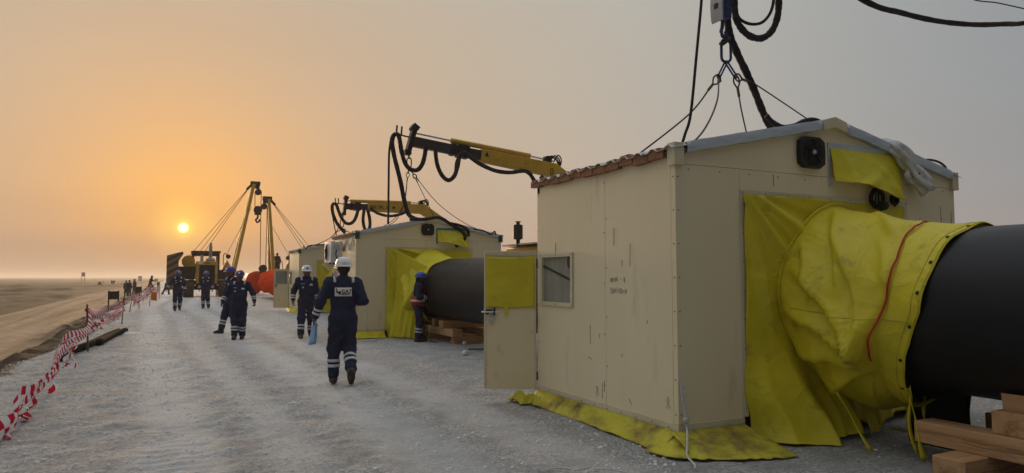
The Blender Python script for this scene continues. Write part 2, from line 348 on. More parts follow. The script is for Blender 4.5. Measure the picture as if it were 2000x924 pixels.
def sheet(name, xs, ys, mat):
    Xg, Yg = np.meshgrid(xs, ys); Z = height(Xg, Yg); n = len(xs); m = len(ys)
    me = bpy.data.meshes.new(name)
    idx = np.arange(n * m).reshape(m, n)
    f = np.stack([idx[:-1, :-1], idx[:-1, 1:], idx[1:, 1:], idx[1:, :-1]], -1).reshape(-1, 4)
    me.from_pydata(np.stack([Xg, Yg, Z], -1).reshape(-1, 3).tolist(), [], f.tolist())
    o = finish(me, name, mat, smooth=180); o['kind'] = 'structure'; return o
ys = np.concatenate([-lay(0, (60, 2, 8), (900, 10, 120))[::-1][:-1], lay(0, (4.2, .3, .1), (13, .032, .06), (32, .07, .3), (120, .35, 3), (500, 4, 30), (6000, 40, 600))])
xs_pad = np.concatenate([lay(-3.0, (8.5, .045, .06), (16, .1, .6), (60, .8, 5)), [80, 120]])
xs_road = lay(-8.0, (-3.0, .09, .06)); xs_des = np.concatenate([[-6000, -4000, -2500, -1600, -1000, -650, -420, -280], -lay(8.0, (16, .2, .3), (40, .35, 1.4), (200, 2, 14))[::-1]])
# pale crushed-limestone pad
def ground_mat(name, build):
    global nt
    m = bpy.data.materials.new(name); m.use_nodes = True; nt = m.node_tree; b = nt.nodes['Principled BSDF']; M[name] = m
    t = N('ShaderNodeTexCoord'); b.inputs['Specular IOR Level'].default_value = .12
    build(b, t.outputs['Object'])
def noise(v, scale, detail=6, rough=.6, stretch=None):
    if stretch: mp = N('ShaderNodeMapping'); mp.inputs['Scale'].default_value = stretch; L(v, mp.inputs[0]); v = mp.outputs[0]
    n = N('ShaderNodeTexNoise'); n.inputs['Scale'].default_value = scale; n.inputs['Detail'].default_value = detail; n.inputs['Roughness'].default_value = rough
    L(v, n.inputs['Vector']); return n.outputs['Fac']
W3 = lambda v: (v, v, v, 1)
def _pad(b, v):
    sp = N('ShaderNodeSeparateXYZ'); L(v, sp.inputs[0]); x, y = sp.outputs[0], sp.outputs[1]
    big = noise(v, .34, 5, .6, (1, .38, 1)); mid = noise(v, 2.4, 8, .7); fine = noise(v, 21, 6, .75); grit = noise(v, 90, 3, .7)
    col = RAMP(big, [(.36, (.60, .60, .585, 1)), (.50, (.70, .705, .69, 1)), (.64, (.79, .795, .78, 1))])
    col = MIX(RAMP(mid, [(.40, W3(.8)), (.58, W3(0))]), col, (.47, .46, .44, 1))
    col = MIX(RAMP(fine, [(.44, W3(.8)), (.53, W3(0))]), col, (.36, .35, .33, 1))
    col = MIX(RAMP(grit, [(.62, W3(0)), (.74, W3(.55))]), col, (.82, .82, .80, 1))
    peb = noise(v, 48, 2, .5); col = MIX(RAMP(peb, [(.36, W3(.75)), (.47, W3(0))]), col, (.33, .325, .31, 1))
    # dusty compacted wheel paths: paler, smoother
    rut = None
    sh = MATH('ADD', MATH('MULTIPLY', MATH('SINE', MATH('MULTIPLY_ADD', y, .11, .6)), .35), MATH('MULTIPLY', MATH('SINE', MATH('MULTIPLY', y, .27)), .12))
    for tx, w, dep in TRACKS:
        g = MATH('POWER', 2.718, MATH('MULTIPLY', MATH('POWER', MATH('ABSOLUTE', MATH('DIVIDE', MATH('SUBTRACT', MATH('SUBTRACT', x, sh), tx), w * 1.25)), 4), -1))
        g = MATH('MULTIPLY', g, .45 + dep * 20)
        rut = g if rut is None else MATH('MAXIMUM', rut, g)
    rut = MATH('MULTIPLY', rut, RAMP(noise(v, 1.1, 6, .7), [(.35, W3(.25)), (.6, W3(1))]), clamp=True)
    col = MIX(rut, col, (.76, .765, .75, 1))
    # darker brown soil spilling over the bank edge
    edge = MATH('SUBTRACT', MATH('MULTIPLY', MATH('SUBTRACT', noise(v, 1.7, 6, .7), .5), 1.6), MATH('ADD', x, 2.12))
    col = MIX(RAMP(edge, [(.0, W3(0)), (.22, W3(1))]), col, RAMP(mid, [(.35, (.05, .035, .023, 1)), (.65, (.14, .10, .065, 1))]))
    L(col, b.inputs['Base Color']); b.inputs['Roughness'].default_value = .95
    h = MATH('ADD', MATH('MULTIPLY', mid, .5), MATH('ADD', MATH('MULTIPLY', fine, .9), MATH('MULTIPLY', grit, .35)))
    bp = N('ShaderNodeBump'); bp.inputs['Strength'].default_value = 1.0; bp.inputs['Distance'].default_value = .06; L(h, bp.inputs['Height']); L(bp.outputs[0], b.inputs['Normal'])
def _road(b, v):
    sp = N('ShaderNodeSeparateXYZ'); L(v, sp.inputs[0])
    st = noise(v, 1.5, 7, .65, (1, .035, 1)); n2 = noise(v, 1.3, 8, .7); fine = noise(v, 9, 6, .7)
    col = RAMP(st, [(.36, (.15, .10, .06, 1)), (.48, (.29, .20, .125, 1)), (.62, (.42, .305, .20, 1))])
    col = MIX(RAMP(n2, [(.42, W3(.45)), (.6, W3(0))]), col, (.19, .14, .095, 1))
    edge = MATH('ADD', MATH('ADD', sp.outputs[0], 3.42), MATH('MULTIPLY', MATH('SUBTRACT', n2, .5), 1.2))
    col = MIX(RAMP(edge, [(-.0, W3(0)), (.25, W3(1))]), col, RAMP(fine, [(.35, (.04, .028, .018, 1)), (.65, (.11, .078, .05, 1))]))
    L(col, b.inputs['Base Color']); b.inputs['Roughness'].default_value = .95
    bp = N('ShaderNodeBump'); bp.inputs['Strength'].default_value = .8; bp.inputs['Distance'].default_value = .08; L(MATH('ADD', MATH('MULTIPLY', st, .4), fine), bp.inputs['Height']); L(bp.outputs[0], b.inputs['Normal'])
def _des(b, v):
    big = noise(v, .05, 6, .6, (1, .35, 1)); n2 = noise(v, .9, 8, .72, (1, .5, 1)); st = noise(v, .02, 7, .7, (1.5, .4, 1))
    col = RAMP(big, [(.38, (.05, .036, .026, 1)), (.5, (.085, .06, .044, 1)), (.62, (.14, .10, .075, 1))])
    col = MIX(RAMP(n2, [(.42, W3(.85)), (.62, W3(0))]), col, (.055, .045, .03, 1))
    col = MIX(RAMP(st, [(.60, W3(0)), (.68, W3(.6))]), col, (.40, .33, .26, 1))
    L(col, b.inputs['Base Color']); b.inputs['Roughness'].default_value = .95
    bp = N('ShaderNodeBump'); bp.inputs['Strength'].default_value = .7; bp.inputs['Distance'].default_value = .15; L(n2, bp.inputs['Height']); L(bp.outputs[0], b.inputs['Normal'])
ground_mat('pad_limestone', _pad); ground_mat('road_dirt', _road); ground_mat('desert_soil', _des)
sheet('gravel_pad', xs_pad, ys, 'pad_limestone')
sheet('dirt_road', xs_road, ys, 'road_dirt')
sheet('desert_ground', xs_des, ys, 'desert_soil')
sheet('desert_plain', np.concatenate([[120, 160, 220, 320, 500, 900, 1600, 2600, 6000]]), ys, 'desert_soil')
def gz(x, y): return float(height(np.array([float(x)]), np.array([float(y)]))[0])
# loose stones on the pad
mb = MB()
ico = [Vector(p).normalized() for p in ((0, 0, 1), (.9, 0, .4), (.28, .85, .4), (-.72, .53, .4), (-.72, -.53, .4), (.28, -.85, .4), (.72, .53, -.3), (-.28, .85, -.3), (-.9, 0, -.3), (-.28, -.85, -.3), (.72, -.53, -.3))]
icf = [(0, 1, 2), (0, 2, 3), (0, 3, 4), (0, 4, 5), (0, 5, 1), (1, 6, 2), (2, 6, 7), (2, 7, 3), (3, 7, 8), (3, 8, 4), (4, 8, 9), (4, 9, 5), (5, 9, 10), (5, 10, 1), (1, 10, 6)]
xy = []
for i in range(9000):
    yy = 4.2 + 30 * rnd.random() ** 2.2; xx = rnd.uniform(-2.6, min(4.4, .6 * yy + 1)) if rnd.random() < .8 else rnd.uniform(-2.5, -1.4)
    if rnd.random() < .12: xx = rnd.uniform(4.5, 9); yy = rnd.uniform(3, 16)
    xy.append((xx, yy))
xy = np.array(xy); hz = height(xy[:, 0], xy[:, 1])
for (xx, yy), z in zip(xy, hz):
    r = .005 + .014 * rnd.random() ** 4 + .0003 * yy; q = [r * rnd.uniform(.7, 1.3) for _ in range(3)]; a = rnd.uniform(0, 6.3); ca, sa = math.cos(a), math.sin(a)
    mb.add([(xx + (p.x * q[0] * ca - p.y * q[1] * sa), yy + (p.x * q[0] * sa + p.y * q[1] * ca), z + p.z * q[2] * .7 + r * .15) for p in ico], icf)
o = mb.build('loose_stones', 'stone_pale', smooth=180); tag(o, 'small loose pale stones scattered over the crushed limestone pad', 'stones', kind='stuff')
# ------------------------------------------------------------------ cloth helpers
def ridge(s): return 1 - np.abs(s)                         # sharp crease crest
def grid_obj(name, Pts, mat, parent, closed=False, thick=.004):
    mb = MB(); mb.grid([[tuple(p) for p in row] for row in Pts], closed)
    return mb.build(name, mat, parent, smooth=180, thick=thick)
AT, VT = -.55, .80                                         # where the cord gathers the sleeve, low on its left side
FOLDS = [(AT, VT, .35, .02, .15, .045, .26), (AT, VT, -.18, .0, .17, .045, .26), (AT - .04, VT, -.72, .0, .16, .05, .24), (AT - .12, VT, -1.25, .10, .13, .05, .22), (AT, VT, .95, .22, .085, .04, .20),
         (.15, .46, 1.45, .06, .09, .035, .26), (-.05, .30, .75, .04, .07, .035, .2), (1.0, .62, 1.9, .10, .05, .04, .2), (1.7, .6, 2.2, .1, .05, .05, .16), (.2, .72, 1.0, .50, .03, .03, .1), (.8, .74, 1.4, .52, .028, .03, .1)]
def curtain(root, sd, cx, zc, pr, x0, x1, zt, reach, mat, foot=.40, tie=True):
    """tarpaulin sheet over the doorway plus the sleeve gathered round the pipe; root-local, wall plane y=0, outward is -y"""
    # left sheet: pulled towards the sleeve, fans out of its top corner, flares on to the ground
    n, m = 70, 90
    u = np.linspace(0, 1, n)[None, :]; v = np.linspace(0, 1, m)[:, None]
    xm = cx - .20
    x = x0 + (xm - x0) * u + 0 * v; z = zt * (1 - v) + 0 * u
    th = np.arctan2(x - x0 + .05, zt - z + .12); rad = np.hypot(x - x0, zt - z)
    wq = fbm(x * 1.7, z * 1.3, 90 + sd, 2)
    out = .018 + .060 * ridge(np.sin(th * 8 + 1.0 + sd + wq)) * np.exp(-((rad - .8) / .7) ** 2) + .028 * ridge(np.sin(th * 15 + 2.1 + 2 * wq)) * np.exp(-((rad - .6) / .5) ** 2)
    pull = np.exp(-(((x - (cx - .72)) / .35) ** 2 + ((z - zc) / .9) ** 2)); out = out + .05 * pull
    low = np.clip(1 - z / .95, 0, 1)
    out = out + foot * low ** 1.6 * ss(-.02, .22, u) * (.55 + .45 * np.sin(np.clip(u, 0, 1) * 2.6 + .25)) + low * ss(0, .15, u) * (.15 * ridge(np.sin(x * 5.3 + 1.5 * wq + sd)) + .05 * ridge(np.sin(x * 9 + 3 * wq + 2 * v + sd))) * (.3 + u)
    out = out + .006 * fbm(x * 7, z * 5, 20 + sd, 3)
    x = x + low * .05 * np.sin(z * 9 + sd) - .10 * low ** 2 * (1 - u) * 0 - .06 * low ** 2 * u
    z = np.maximum(z, .012 + .02 * np.abs(fbm(x * 8, 0 * x, 3, 2))) ; zz = z + .05 * (u ** 3) * low ** 3
    grid_obj('curtain_sheet', np.stack([x, -out, zz], -1), mat, root)
    # right sheet behind the pipe, hanging a little short of the ground
    x = (cx - .16) + (x1 - cx + .16) * u + 0 * v; z = zt - (zt - .06) * v + 0 * u
    th = np.arctan2(x1 - x + .05, zt - z + .12)
    low = np.clip(1 - z / .8, 0, 1)
    out = .010 + .02 * ridge(np.sin(th * 11 + sd)) * v + low * (.16 * (1 - u) + .04 * ridge(np.sin(x * 15))) + .006 * fbm(x * 6, z * 6, 30 + sd, 3)
    grid_obj('curtain_sheet', np.stack([x, -out, z + low * .05 * np.sin(x * 7)], -1), mat, root)
    # sleeve
    n, m = 150, 70
    a = np.linspace(0, 2 * np.pi, n, endpoint=False)[None, :]; v = np.linspace(0, 1, m)[:, None]     # a=0 left, pi/2 top
    down = np.clip(-np.sin(a), 0, 1); left = np.clip(np.cos(a), 0, 1)
    r0 = pr * 1.17 + .05 * np.cos(2 * a) ** 2; r1 = pr + .02
    s = v ** .85
    r = r0 * (1 - s) + r1 * s
    r = r - .05 * np.sin(np.pi * v) * (1 - down)
    sag = .20 * np.sin(np.pi * np.clip(v * 1.05, 0, 1)) ** .8 * down ** 1.3
    r = r + sag
    aa = np.where(a > np.pi, a - 2 * np.pi, a)                                   # -pi..pi
    at, vt = AT, VT                                                        # tie point low on the left
    d = np.hypot((aa - at) * .8, (v - vt) * 1.5); ph = np.arctan2((v - vt) * 1.5, (aa - at) * .8)
    fan = ridge(np.sin(ph * 5.0 + .6 + sd)) * np.exp(-((d - .62) / .55) ** 2)
    swag = ridge(np.sin((aa * 1.15 - v * 1.9) * 4.2 + .5 * sd + .6 * np.sin(aa * 2 + 3 * v))) * np.sin(np.pi * np.clip(v * 1.15, 0, 1))
    wv = fbm(aa * 1.3, v * 2.2, 95 + sd, 2)
    fold = .025 * fan + .014 * ridge(np.sin((aa * 2.1 + v * 3) * 3.1 + sd + 1.5 * wv))
    for a0, v0, a1, v1, A_, w1_, w2_ in FOLDS:            # single creases: steep on one side, soft on the other
        du, dv = (a1 - a0) * .8, (v1 - v0) * 1.5; ln = math.hypot(du, dv); pu, pv = (aa - a0) * .8, (v - v0) * 1.5
        t_ = (pu * du + pv * dv) / ln ** 2; ds = (pu * dv - pv * du) / ln + .035 * wv + .05 * np.sin(t_ * 3)
        fold = fold + A_ * np.clip(1 - np.where(ds > 0, ds / w1_, -ds / w2_), 0, 1) * ss(-.10, .15, t_) * ss(1.05, .55, t_)
    env = (1 - .8 * ss(.72, .82, v)) * ss(0, .10, v)
    r = r + fold * env + .010 * fbm(aa * 4, v * 7, 40 + sd, 3) * env
    # loose hem beyond the cord, hanging below the pipe
    r = r + .14 * ss(.76, 1.0, v) * np.exp(-((aa + 1.05) / .42) ** 2) + .05 * ss(.74, 1, v) * np.exp(-((aa + 1.75) / .5) ** 2) + .012 * ss(.8, 1, v) * np.sin(aa * 9)
    vl = VT - .14 * np.clip((aa - AT) / (1.9 - AT), 0, 1.2); r = r - .025 * np.exp(-((v - vl) / .022) ** 2)
    cz = zc + .14 * (1 - s); X = cx - r * np.cos(a); Z = cz + r * np.sin(a); Z = np.maximum(Z, .05)
    Yv = -.03 - (reach - .0 * a) * v - v * .12 * np.sin(a) + v * .22 * down + .03 * fbm(aa * 2.2, v * 3, 50 + sd, 2) * np.sin(np.pi * v) - .05 * fan * env
    grid_obj('pipe_sleeve', np.stack([X, Yv, Z], -1), mat, root, closed=True)
    # hem stitching, eyelets and a stitched joint along the sleeve
    def on_sleeve(i, t, lift): j = int(round((t % (2 * math.pi)) / (2 * math.pi) * 150)) % 150; e_ = Vector((X[i, j] - cx, 0, Z[i, j] - zc)).normalized(); return Vector((X[i, j], Yv[i, j], Z[i, j])) + e_ * lift
    MB().tube([on_sleeve(65, t, .003) for t in np.linspace(-1.2, 2.2, 70)], .0035, 5).build('hem_stitch', 'tarp_dirty', root)
    MB().tube([on_sleeve(i, -.126, .003) for i in range(10, 69)], .0035, 5).build('stitched_joint', 'tarp_dirty', root)
    MB().tube([on_sleeve(68, t, .004) for t in np.linspace(-1.3, 2.4, 80)], .006, 6).build('hem_edge', mat, root)
    if tie:
        for t in np.arange(-.9, 1.9, .37):
            c_ = on_sleeve(67, t, .006); e_ = Vector((c_.x - cx, 0, c_.z - zc)).normalized(); MB().lathe([(.016, 0), (.016, .004), (.009, .005), (.007, .001)], c_, e_, 12).build('eyelet', 'machine_dark', root)
    # seam bead where the sleeve is sewn on
    ring = [(cx - (pr * 1.19 + .05 * math.cos(2 * t) ** 2) * math.cos(t), -.075 - .02 * max(0, math.cos(t)), zc + .14 + (pr * 1.19 + .05 * math.cos(2 * t) ** 2) * math.sin(t)) for t in np.linspace(-1.0, 2.4, 40)]
    MB().tube(ring, .008, 6).build('sleeve_seam', mat, root)
    if tie:
        vr = vt - .015; pts = []
        for t in np.linspace(AT, 1.9, 60):
            j = int(round((t % (2 * math.pi)) / (2 * math.pi) * 150)) % 150; i = int(round((VT - .14 * (t - AT) / (1.9 - AT)) * 69))
            q = [max((X[i + d_, j] - cx) ** 2 + (Z[i + d_, j] - zc) ** 2 for d_ in (-1, 0, 1)) ** .5]
            rr_ = math.hypot(X[i, j] - cx, Z[i, j] - zc); f_ = (q[0] + .008) / rr_; pts.append((cx + (X[i, j] - cx) * f_, Yv[i, j], zc + (Z[i, j] - zc) * f_))
        pts = [Vector(q) for q in pts]
        for _ in range(3): pts = [pts[0]] + [(pts[i - 1] + pts[i] * 2 + pts[i + 1]) / 4 for i in range(1, len(pts) - 1)] + [pts[-1]]
        MB().tube([q + Vector((-.006 * math.cos(AT + 2.45 * i / 59), 0, .006 * math.sin(AT + 2.45 * i / 59))) for i, q in enumerate(pts)], .0085, 6).build('tie_cord', 'red_cord', root)
        j = int((AT % 6.2832) / 6.2832 * 150); p = Vector((X[49, j], Yv[49, j], Z[49, j])); h = Vector((X[69, j - 6], Yv[69, j - 6], Z[69, j - 6]))
        def strap(p0, p1, w, seed, tw=.6):
            rows = []
            for k in range(14):
                t = k / 13; c = Vector(p0).lerp(Vector(p1), t) + Vector((.03 * math.sin(5 * t + seed), .03 * math.sin(4 * t + 2 * seed), 0)); g = tw * math.sin(3 * t + seed)
                e = Vector((math.cos(g), math.sin(g), 0)) * w / 2; rows.append([c - e, c + e])
            mb = MB(); mb.grid([[tuple(q) for q in r_] for r_ in rows]); mb.build('strap', mat, root, smooth=180, thick=.004)
        strap(h, (h.x + .02, h.y - .12, .02), .05, 1); strap(h + Vector((.02, .02, 0)), (h.x + .05, h.y - .06, .05), .03, 2.2)
        strap((h.x - .25, h.y + .45, .50), (h.x - .12, h.y + .25, .03), .045, .5); strap((h.x + .55, h.y + .2, .45), (h.x + .6, h.y + .1, .02), .05, 3)
        rows = []
        for k in range(10):
            t = k / 9; rows.append([(h.x + .03 + .02 * math.sin(6 * t), h.y - .02, h.z - .02 - .30 * t), (h.x + .05 + .20 * (1 - abs(t - .55) / .55) + .02, h.y + .12 + .04 * math.sin(4 * t), h.z - .05 - .24 * t)])
        grid_obj('curtain_flap', np.array(rows), mat, root)
        for (xa, wd, ph) in ((cx - .10, .34, 0.), (cx + .45, .3, 1.)):        # short loose panels under the pipe
            uu = np.linspace(0, 1, 24)[None, :]; vv = np.linspace(0, 1, 20)[:, None]
            px = xa + wd * uu + .04 * vv * np.sin(5 * uu + ph); pz = .62 - .57 * vv + .05 * uu * vv; py = -.22 - .22 * vv * (1 - .5 * uu) - .04 * ridge(np.sin(uu * 7 + ph + vv * 2)) + 0 * uu
            grid_obj('curtain_flap', np.stack([px + 0 * vv, py, pz], -1), mat, root)

# ------------------------------------------------------------------ cabins
def fan_unit(root, cx, cz, y=0, s=1.0):
    w, h = .165 * s, .150 * s
    poly = [(-w * .62, -h), (w * .62, -h), (w, -h * .72), (w * 1.04, 0), (w, h * .72), (w * .62, h), (-w * .62, h), (-w, h * .72), (-w * 1.04, 0), (-w, -h * .72)]
    f = MB().prism([(cx + a, y - .001, cz + b) for a, b in poly], (0, -.055, 0)).build('fan', 'dark_plastic', root, bevel=.008, fix=True)
    mb = MB()
    for rr in (.128, .108, .088, .068, .048):
        mb.tube([(cx + rr * s * math.cos(t), y - .062, cz + rr * s * math.sin(t)) for t in np.linspace(0, 6.283, 28, endpoint=False)], .0035, 5, closed=True)
    for k in range(24):
        t = 6.283 * k / 24; mb.bar((cx + .03 * s * math.cos(t), y - .063, cz + .03 * s * math.sin(t)), (cx + .13 * s * math.cos(t), y - .063, cz + .13 * s * math.sin(t)), .004, .006, up=(0, 1, 0))
    mb.build('grille', 'machine_dark', f)
    MB().lathe([(.026 * s, 0), (.024 * s, .012), (.008, .015)], (cx, y - .062, cz), (0, -1, 0), 16).build('hub', 'hub_grey', f)
    mb = MB()
    for k in range(5):
        t = 6.283 * k / 5; mb.bar((cx + .02 * math.cos(t), y - .057, cz + .02 * math.sin(t)), (cx + .12 * s * math.cos(t + .3), y - .057, cz + .12 * s * math.sin(t + .3)), .002, .05, up=(0, 1, 0))
    mb.build('blade', 'boom_dark', f)
def door(parent_thing, hinge, free, zb, zt, sheet=True):
    hx, hy = hinge; fx, fy = free; d = Vector((fx - hx, fy - hy, 0)); w = d.length; d.normalize(); n = Vector((d.y, -d.x, 0))     # n faces the viewer side
    if n.y > 0: n = -n
    o = Vector((hx, hy, 0)); P = lambda a, z, q=0: o + d * a + Vector((0, 0, z)) + n * q
    def slab(mb, a0, a1, z0, z1, q0, q1): return mb.prism([P(a0, z0, q0), P(a1, z0, q0), P(a1, z1, q0), P(a0, z1, q0)], n * (q1 - q0))
    dr = slab(MB(), .012, w, zb, zt, -.022, .022).build('door', 'door_cream', parent_thing, off=parent_thing.location, bevel=.004, fix=True)
    mb = MB(); slab(mb, .015, w - .003, zt - .055, zt - .003, .022, .030); slab(mb, w - .03, w - .003, zb + .01, zt - .06, .022, .028); slab(mb, .014, .034, zb + .01, zt - .06, .022, .028)
    mb.build('door_edge', 'cream_trim', dr, off=parent_thing.location, fix=True)
    off = parent_thing.location
    if sheet:
        uu = np.linspace(0, 1, 24)[None, :]; vv = np.linspace(0, 1, 24)[:, None]; q = .034 + .008 * fbm(uu * 5, vv * 6, 61, 3)
        a = .03 + (w - .055) * uu; zz = zt - .06 - .62 * vv - .012 * np.sin(uu * 3)
        pts = [[tuple(P(float(a[0, j]), float((zz + 0 * uu)[i, j]), float((q + 0 * vv)[i, j])) - off) for j in range(24)] for i in range(24)]
        s_ = MB(); s_.grid(pts); s_.build('door_curtain', 'tarp', dr, smooth=180, thick=.004)
        slab(MB(), w * .55, w * .62, zt - .77, zt - .66, .036, .042).build('strap', 'tarp', dr, off=off, fix=True)
    mb = MB(); zl = zt - .735
    mb.tube([P(w + .03, zl, .05), P(w - .17, zl, .05)], .010, 8); mb.build('bolt', 'chrome', dr, off=off)
    mb = MB(); slab(mb, w - .10, w - .02, zl - .03, zl + .03, .022, .034); slab(mb, w - .135, w - .115, zl - .04, zl + .055, .022, .06); mb.build('latch', 'machine_dark', dr, off=off, fix=True)
    mb = MB(); slab(mb, w - .115, w - .055, zl - .13, zl - .06, .030, .055); mb.tube(catmull([P(w - .105, zl - .06, .043), P(w - .104, zl - .03, .043), P(w - .085, zl - .012, .05), P(w - .066, zl - .03, .043), P(w - .065, zl - .06, .043)], 4), .006, 6)
    mb.build('padlock', 'chrome', dr, off=off, bevel=.004, fix=True)
    for zz in (zb + .15, (zb + zt) / 2, zt - .15): MB().tube([P(.0, zz - .05, .0), P(.0, zz + .05, .0)], .012, 8).build('hinge', 'machine_dark', dr, off=off)
    return dr
def cabin(name, label, X0, Y0, Wd=4.06, D=2.57, eave=2.66, rdg=3.08, near=True, wide_top=2.27, sd=0, capm='cream_trim', tarp='tarp'):
    root = thing(name, (X0, Y0, 0), label, 'cabin', 'welding cabins over the pipeline')
    t = .06; zb = .14; rx = Wd / 2; g = .003
    roof_z = lambda x: rdg - (rdg - eave) * abs(x - rx) / rx
    y1 = D * .432; wy0, wy1, wz0, wz1 = D * .693, D * .945, 1.215, 1.735
    B = lambda lo, hi, nm='wall_panel', mt='cream_panel': MB().lohi(lo, hi).build(nm, mt, root, bevel=.003)
    # long left wall, one panel with a window opening
    B((0, t + g, zb), (t, y1 - g / 2, eave - .02))
    mb = MB(); mb.lohi((0, y1 + g / 2, zb), (t, wy0, eave - .02)); mb.lohi((0, wy1, zb), (t, D, eave - .02)); mb.lohi((.0, wy0, zb), (t, wy1, wz0)); mb.lohi((0, wy0, wz1), (t, wy1, eave - .02)); mb.build('wall_panel', 'cream_panel', root)
    wn = MB(); fw = .045
    for lo, hi in (((-.02, wy0 - fw, wz0 - fw), (-.001, wy1 + fw, wz0)), ((-.02, wy0 - fw, wz1), (-.001, wy1 + fw, wz1 + fw)), ((-.02, wy0 - fw, wz0), (-.001, wy0, wz1)), ((-.02, wy1, wz0), (-.001, wy1 + fw, wz1))): wn.lohi(lo, hi)
    win = wn.build('window', 'cream_trim', root, bevel=.003)
    MB().lohi((.012, wy0, wz0), (.018, wy1, wz1)).build('pane', 'glass_dusty', win)
    if near:
        MB().bar((.006, wy1, wz1 - .10), (.006, wy0, wz1 - .27), .008, .022, up=(0, 0, 1)).build('brace', 'boom_dark', win)
        MB().lathe([(.085, 0), (.085, .006)], (.011, wy0 + .02, wz1 - .06), (-1, 0, 0), 20).build('sticker', 'boom_dark', win)
    # right wall
    B((Wd - t, t + g, zb), (Wd, D, eave - .02))
    # front gable: strips round the doorway, gable board above
    fx0, fx1 = Wd * .188, Wd * .786; zs = wide_top + .25
    B((0, 0, zb), (fx0, t, zs - g)); B((fx1, 0, zb), (Wd, t, zs - g))
    B((fx0 + g, 0, wide_top), ((fx0 + fx1) / 2 - .1, t, zs - g)); B(((fx0 + fx1) / 2 - .1 + g, 0, wide_top), (fx1 - g, t, zs - g))
    top = [(0, 0, zs), (Wd, 0, zs), (Wd, 0, roof_z(Wd) - .02), (rx, 0, rdg - .02), (0, 0, roof_z(0) - .02)]
    MB().prism(top, (0, t, 0)).build('gable_board', 'cream_panel', root, bevel=.003, fix=True)
    # rear gable
    B((t, D - t, zb), (fx0, D, zs)); B((fx1, D - t, zb), (Wd - t, D, zs)); B((fx0, D - t, wide_top), (fx1, D, zs))
    MB().prism([(a, D - t, b) for a, _, b in top[:2]] + [(a, D - t, b) for a, _, b in top[2:]], (0, t - .001, 0)).build('gable_board', 'cream_panel', root, fix=True)
    B((t, D - .02, .1), (Wd - t, D - .012, wide_top), 'rear_curtain', 'tarp_dirty')
    # steel sill frame and floor-edge trims
    for a_, b_ in (((.01, .03, .06), (.09, D, .139)), ((Wd - .09, .03, .06), (Wd - .01, D, .139)), ((.091, .03, .06), (fx0, .1, .139)), ((fx1, .03, .06), (Wd - .091, .1, .139))): MB().lohi(a_, b_).build('skid_beam', 'machine_dark', root)
    for a_, b_ in (((-.012, -.012, .145), (-.001, D, .215)), ((0, -.012, .145), (fx0 - .002, -.001, .215)), ((fx1 + .002, -.012, .145), (Wd, -.001, .215))): MB().lohi(a_, b_).build('base_trim', 'cream_trim', root)
    fr = MB(); fr.lohi((fx0 - .005, -.014, .22), (fx0 + .05, -.002, wide_top)); fr.lohi((fx1 - .05, -.014, .22), (fx1 + .005, -.002, wide_top)); fr.lohi((fx0 - .005, -.014, wide_top + .001), (fx1 + .005, -.002, wide_top + .055)); fr.build('curtain_frame', 'cream_trim', root, bevel=.002)
    mb = MB(); mb.lohi((-.006, -.006, .22), (-.0015, .05, eave - .03)); mb.lohi((-.0015, -.006, .22), (.05, -.0015, eave - .03)); mb.build('corner_angle', 'cream_panel', root)
    # roof
    ov = .05
    for sgn, nm in ((-1, 'roof_sheet'), (1, 'roof_sheet')):
        xe = rx + sgn * (rx + .07); ze = roof_z(0) - (rdg - eave) / rx * .07
        rows = []
        for k in range(61):
            yy = -ov + (D + 2 * ov) * k / 60; h = .028 * (1 if k % 5 in (1, 2) else 0)
            rows.append([(rx, yy, rdg + h), (xe, yy, ze + h)])
        m_ = MB(); m_.grid(rows); m_.build(nm, 'roof_sheet', root, smooth=0, thick=.006)
    # galvanised flashing along the front gable
    for sgn in (-1, 1):
        p0 = Vector((rx + sgn * .17, -.035, rdg - (rdg - eave) * .17 / rx - .005)); p1 = Vector((rx + sgn * (rx - .10), -.035, roof_z(0) + .005))
        pts0 = MB(); ns = 22
        rows = []
        for k in range(ns + 1):
            c = p0.lerp(p1, k / ns); w = .003 * math.sin(k * 2.3 + sd) + .003 * math.sin(k * 5.1)
            rows.append([(c.x, c.y + .035, c.z + .04), (c.x, c.y - .012, c.z + .05 + w * .4), (c.x, c.y - .022 - w * .4, c.z + .0), (c.x, c.y - .016, c.z - .045 + w), (c.x, c.y + .034, c.z - .05 + w)])
        pts0.grid(rows); pts0.build('roof_flashing', 'galvanised', root, smooth=30, thick=.004)
    rc = MB(); q = .17; zq = rdg - (rdg - eave) * q / rx
    rc.prism([(rx - q, -.065, zq - .06), (rx, -.065, rdg - .055), (rx + q, -.065, zq - .06), (rx + q, -.065, zq + .045), (rx, -.065, rdg + .055), (rx - q, -.065, zq + .045)], (0, .10, 0)); rc.build('ridge_cap', capm if capm != 'green_paint' else 'cream_trim', root, bevel=.004, fix=True)
    for xa in (-.035, Wd - .075): MB().lohi((xa, -.04, roof_z(0) - .16), (xa + .11, .07, roof_z(0) + .045)).build('corner_cap', capm, root, bevel=.006)
    # ragged foam closure strip along the left eave
    ns = 11
    for k in range(ns):
        ya = .10 + (D - .02) * k / ns; yb = .10 + (D - .02) * (k + 1) / ns - .012; dz = rnd.uniform(-.012, .012)
        z0 = eave - .075 + dz; x_ = -.055
        MB().prism([(x_, ya, z0), (x_, yb, z0 + rnd.uniform(-.01, .01)), (x_, yb, z0 + .07), (x_, yb - .03, z0 + .095), (x_, ya + .05, z0 + .085 + rnd.uniform(0, .02)), (x_, ya, z0 + .06)], (.055, 0, 0)).build('eave_closure', 'rust_foam' if near else 'machine_dark' if sd == 2 else 'rust_foam', root, fix=True)
    # screws
    mb = MB()
    def screw(p, ax): mb.lathe([(.0065, 0), (.006, .004), (.003, .006)], p, ax, 6)
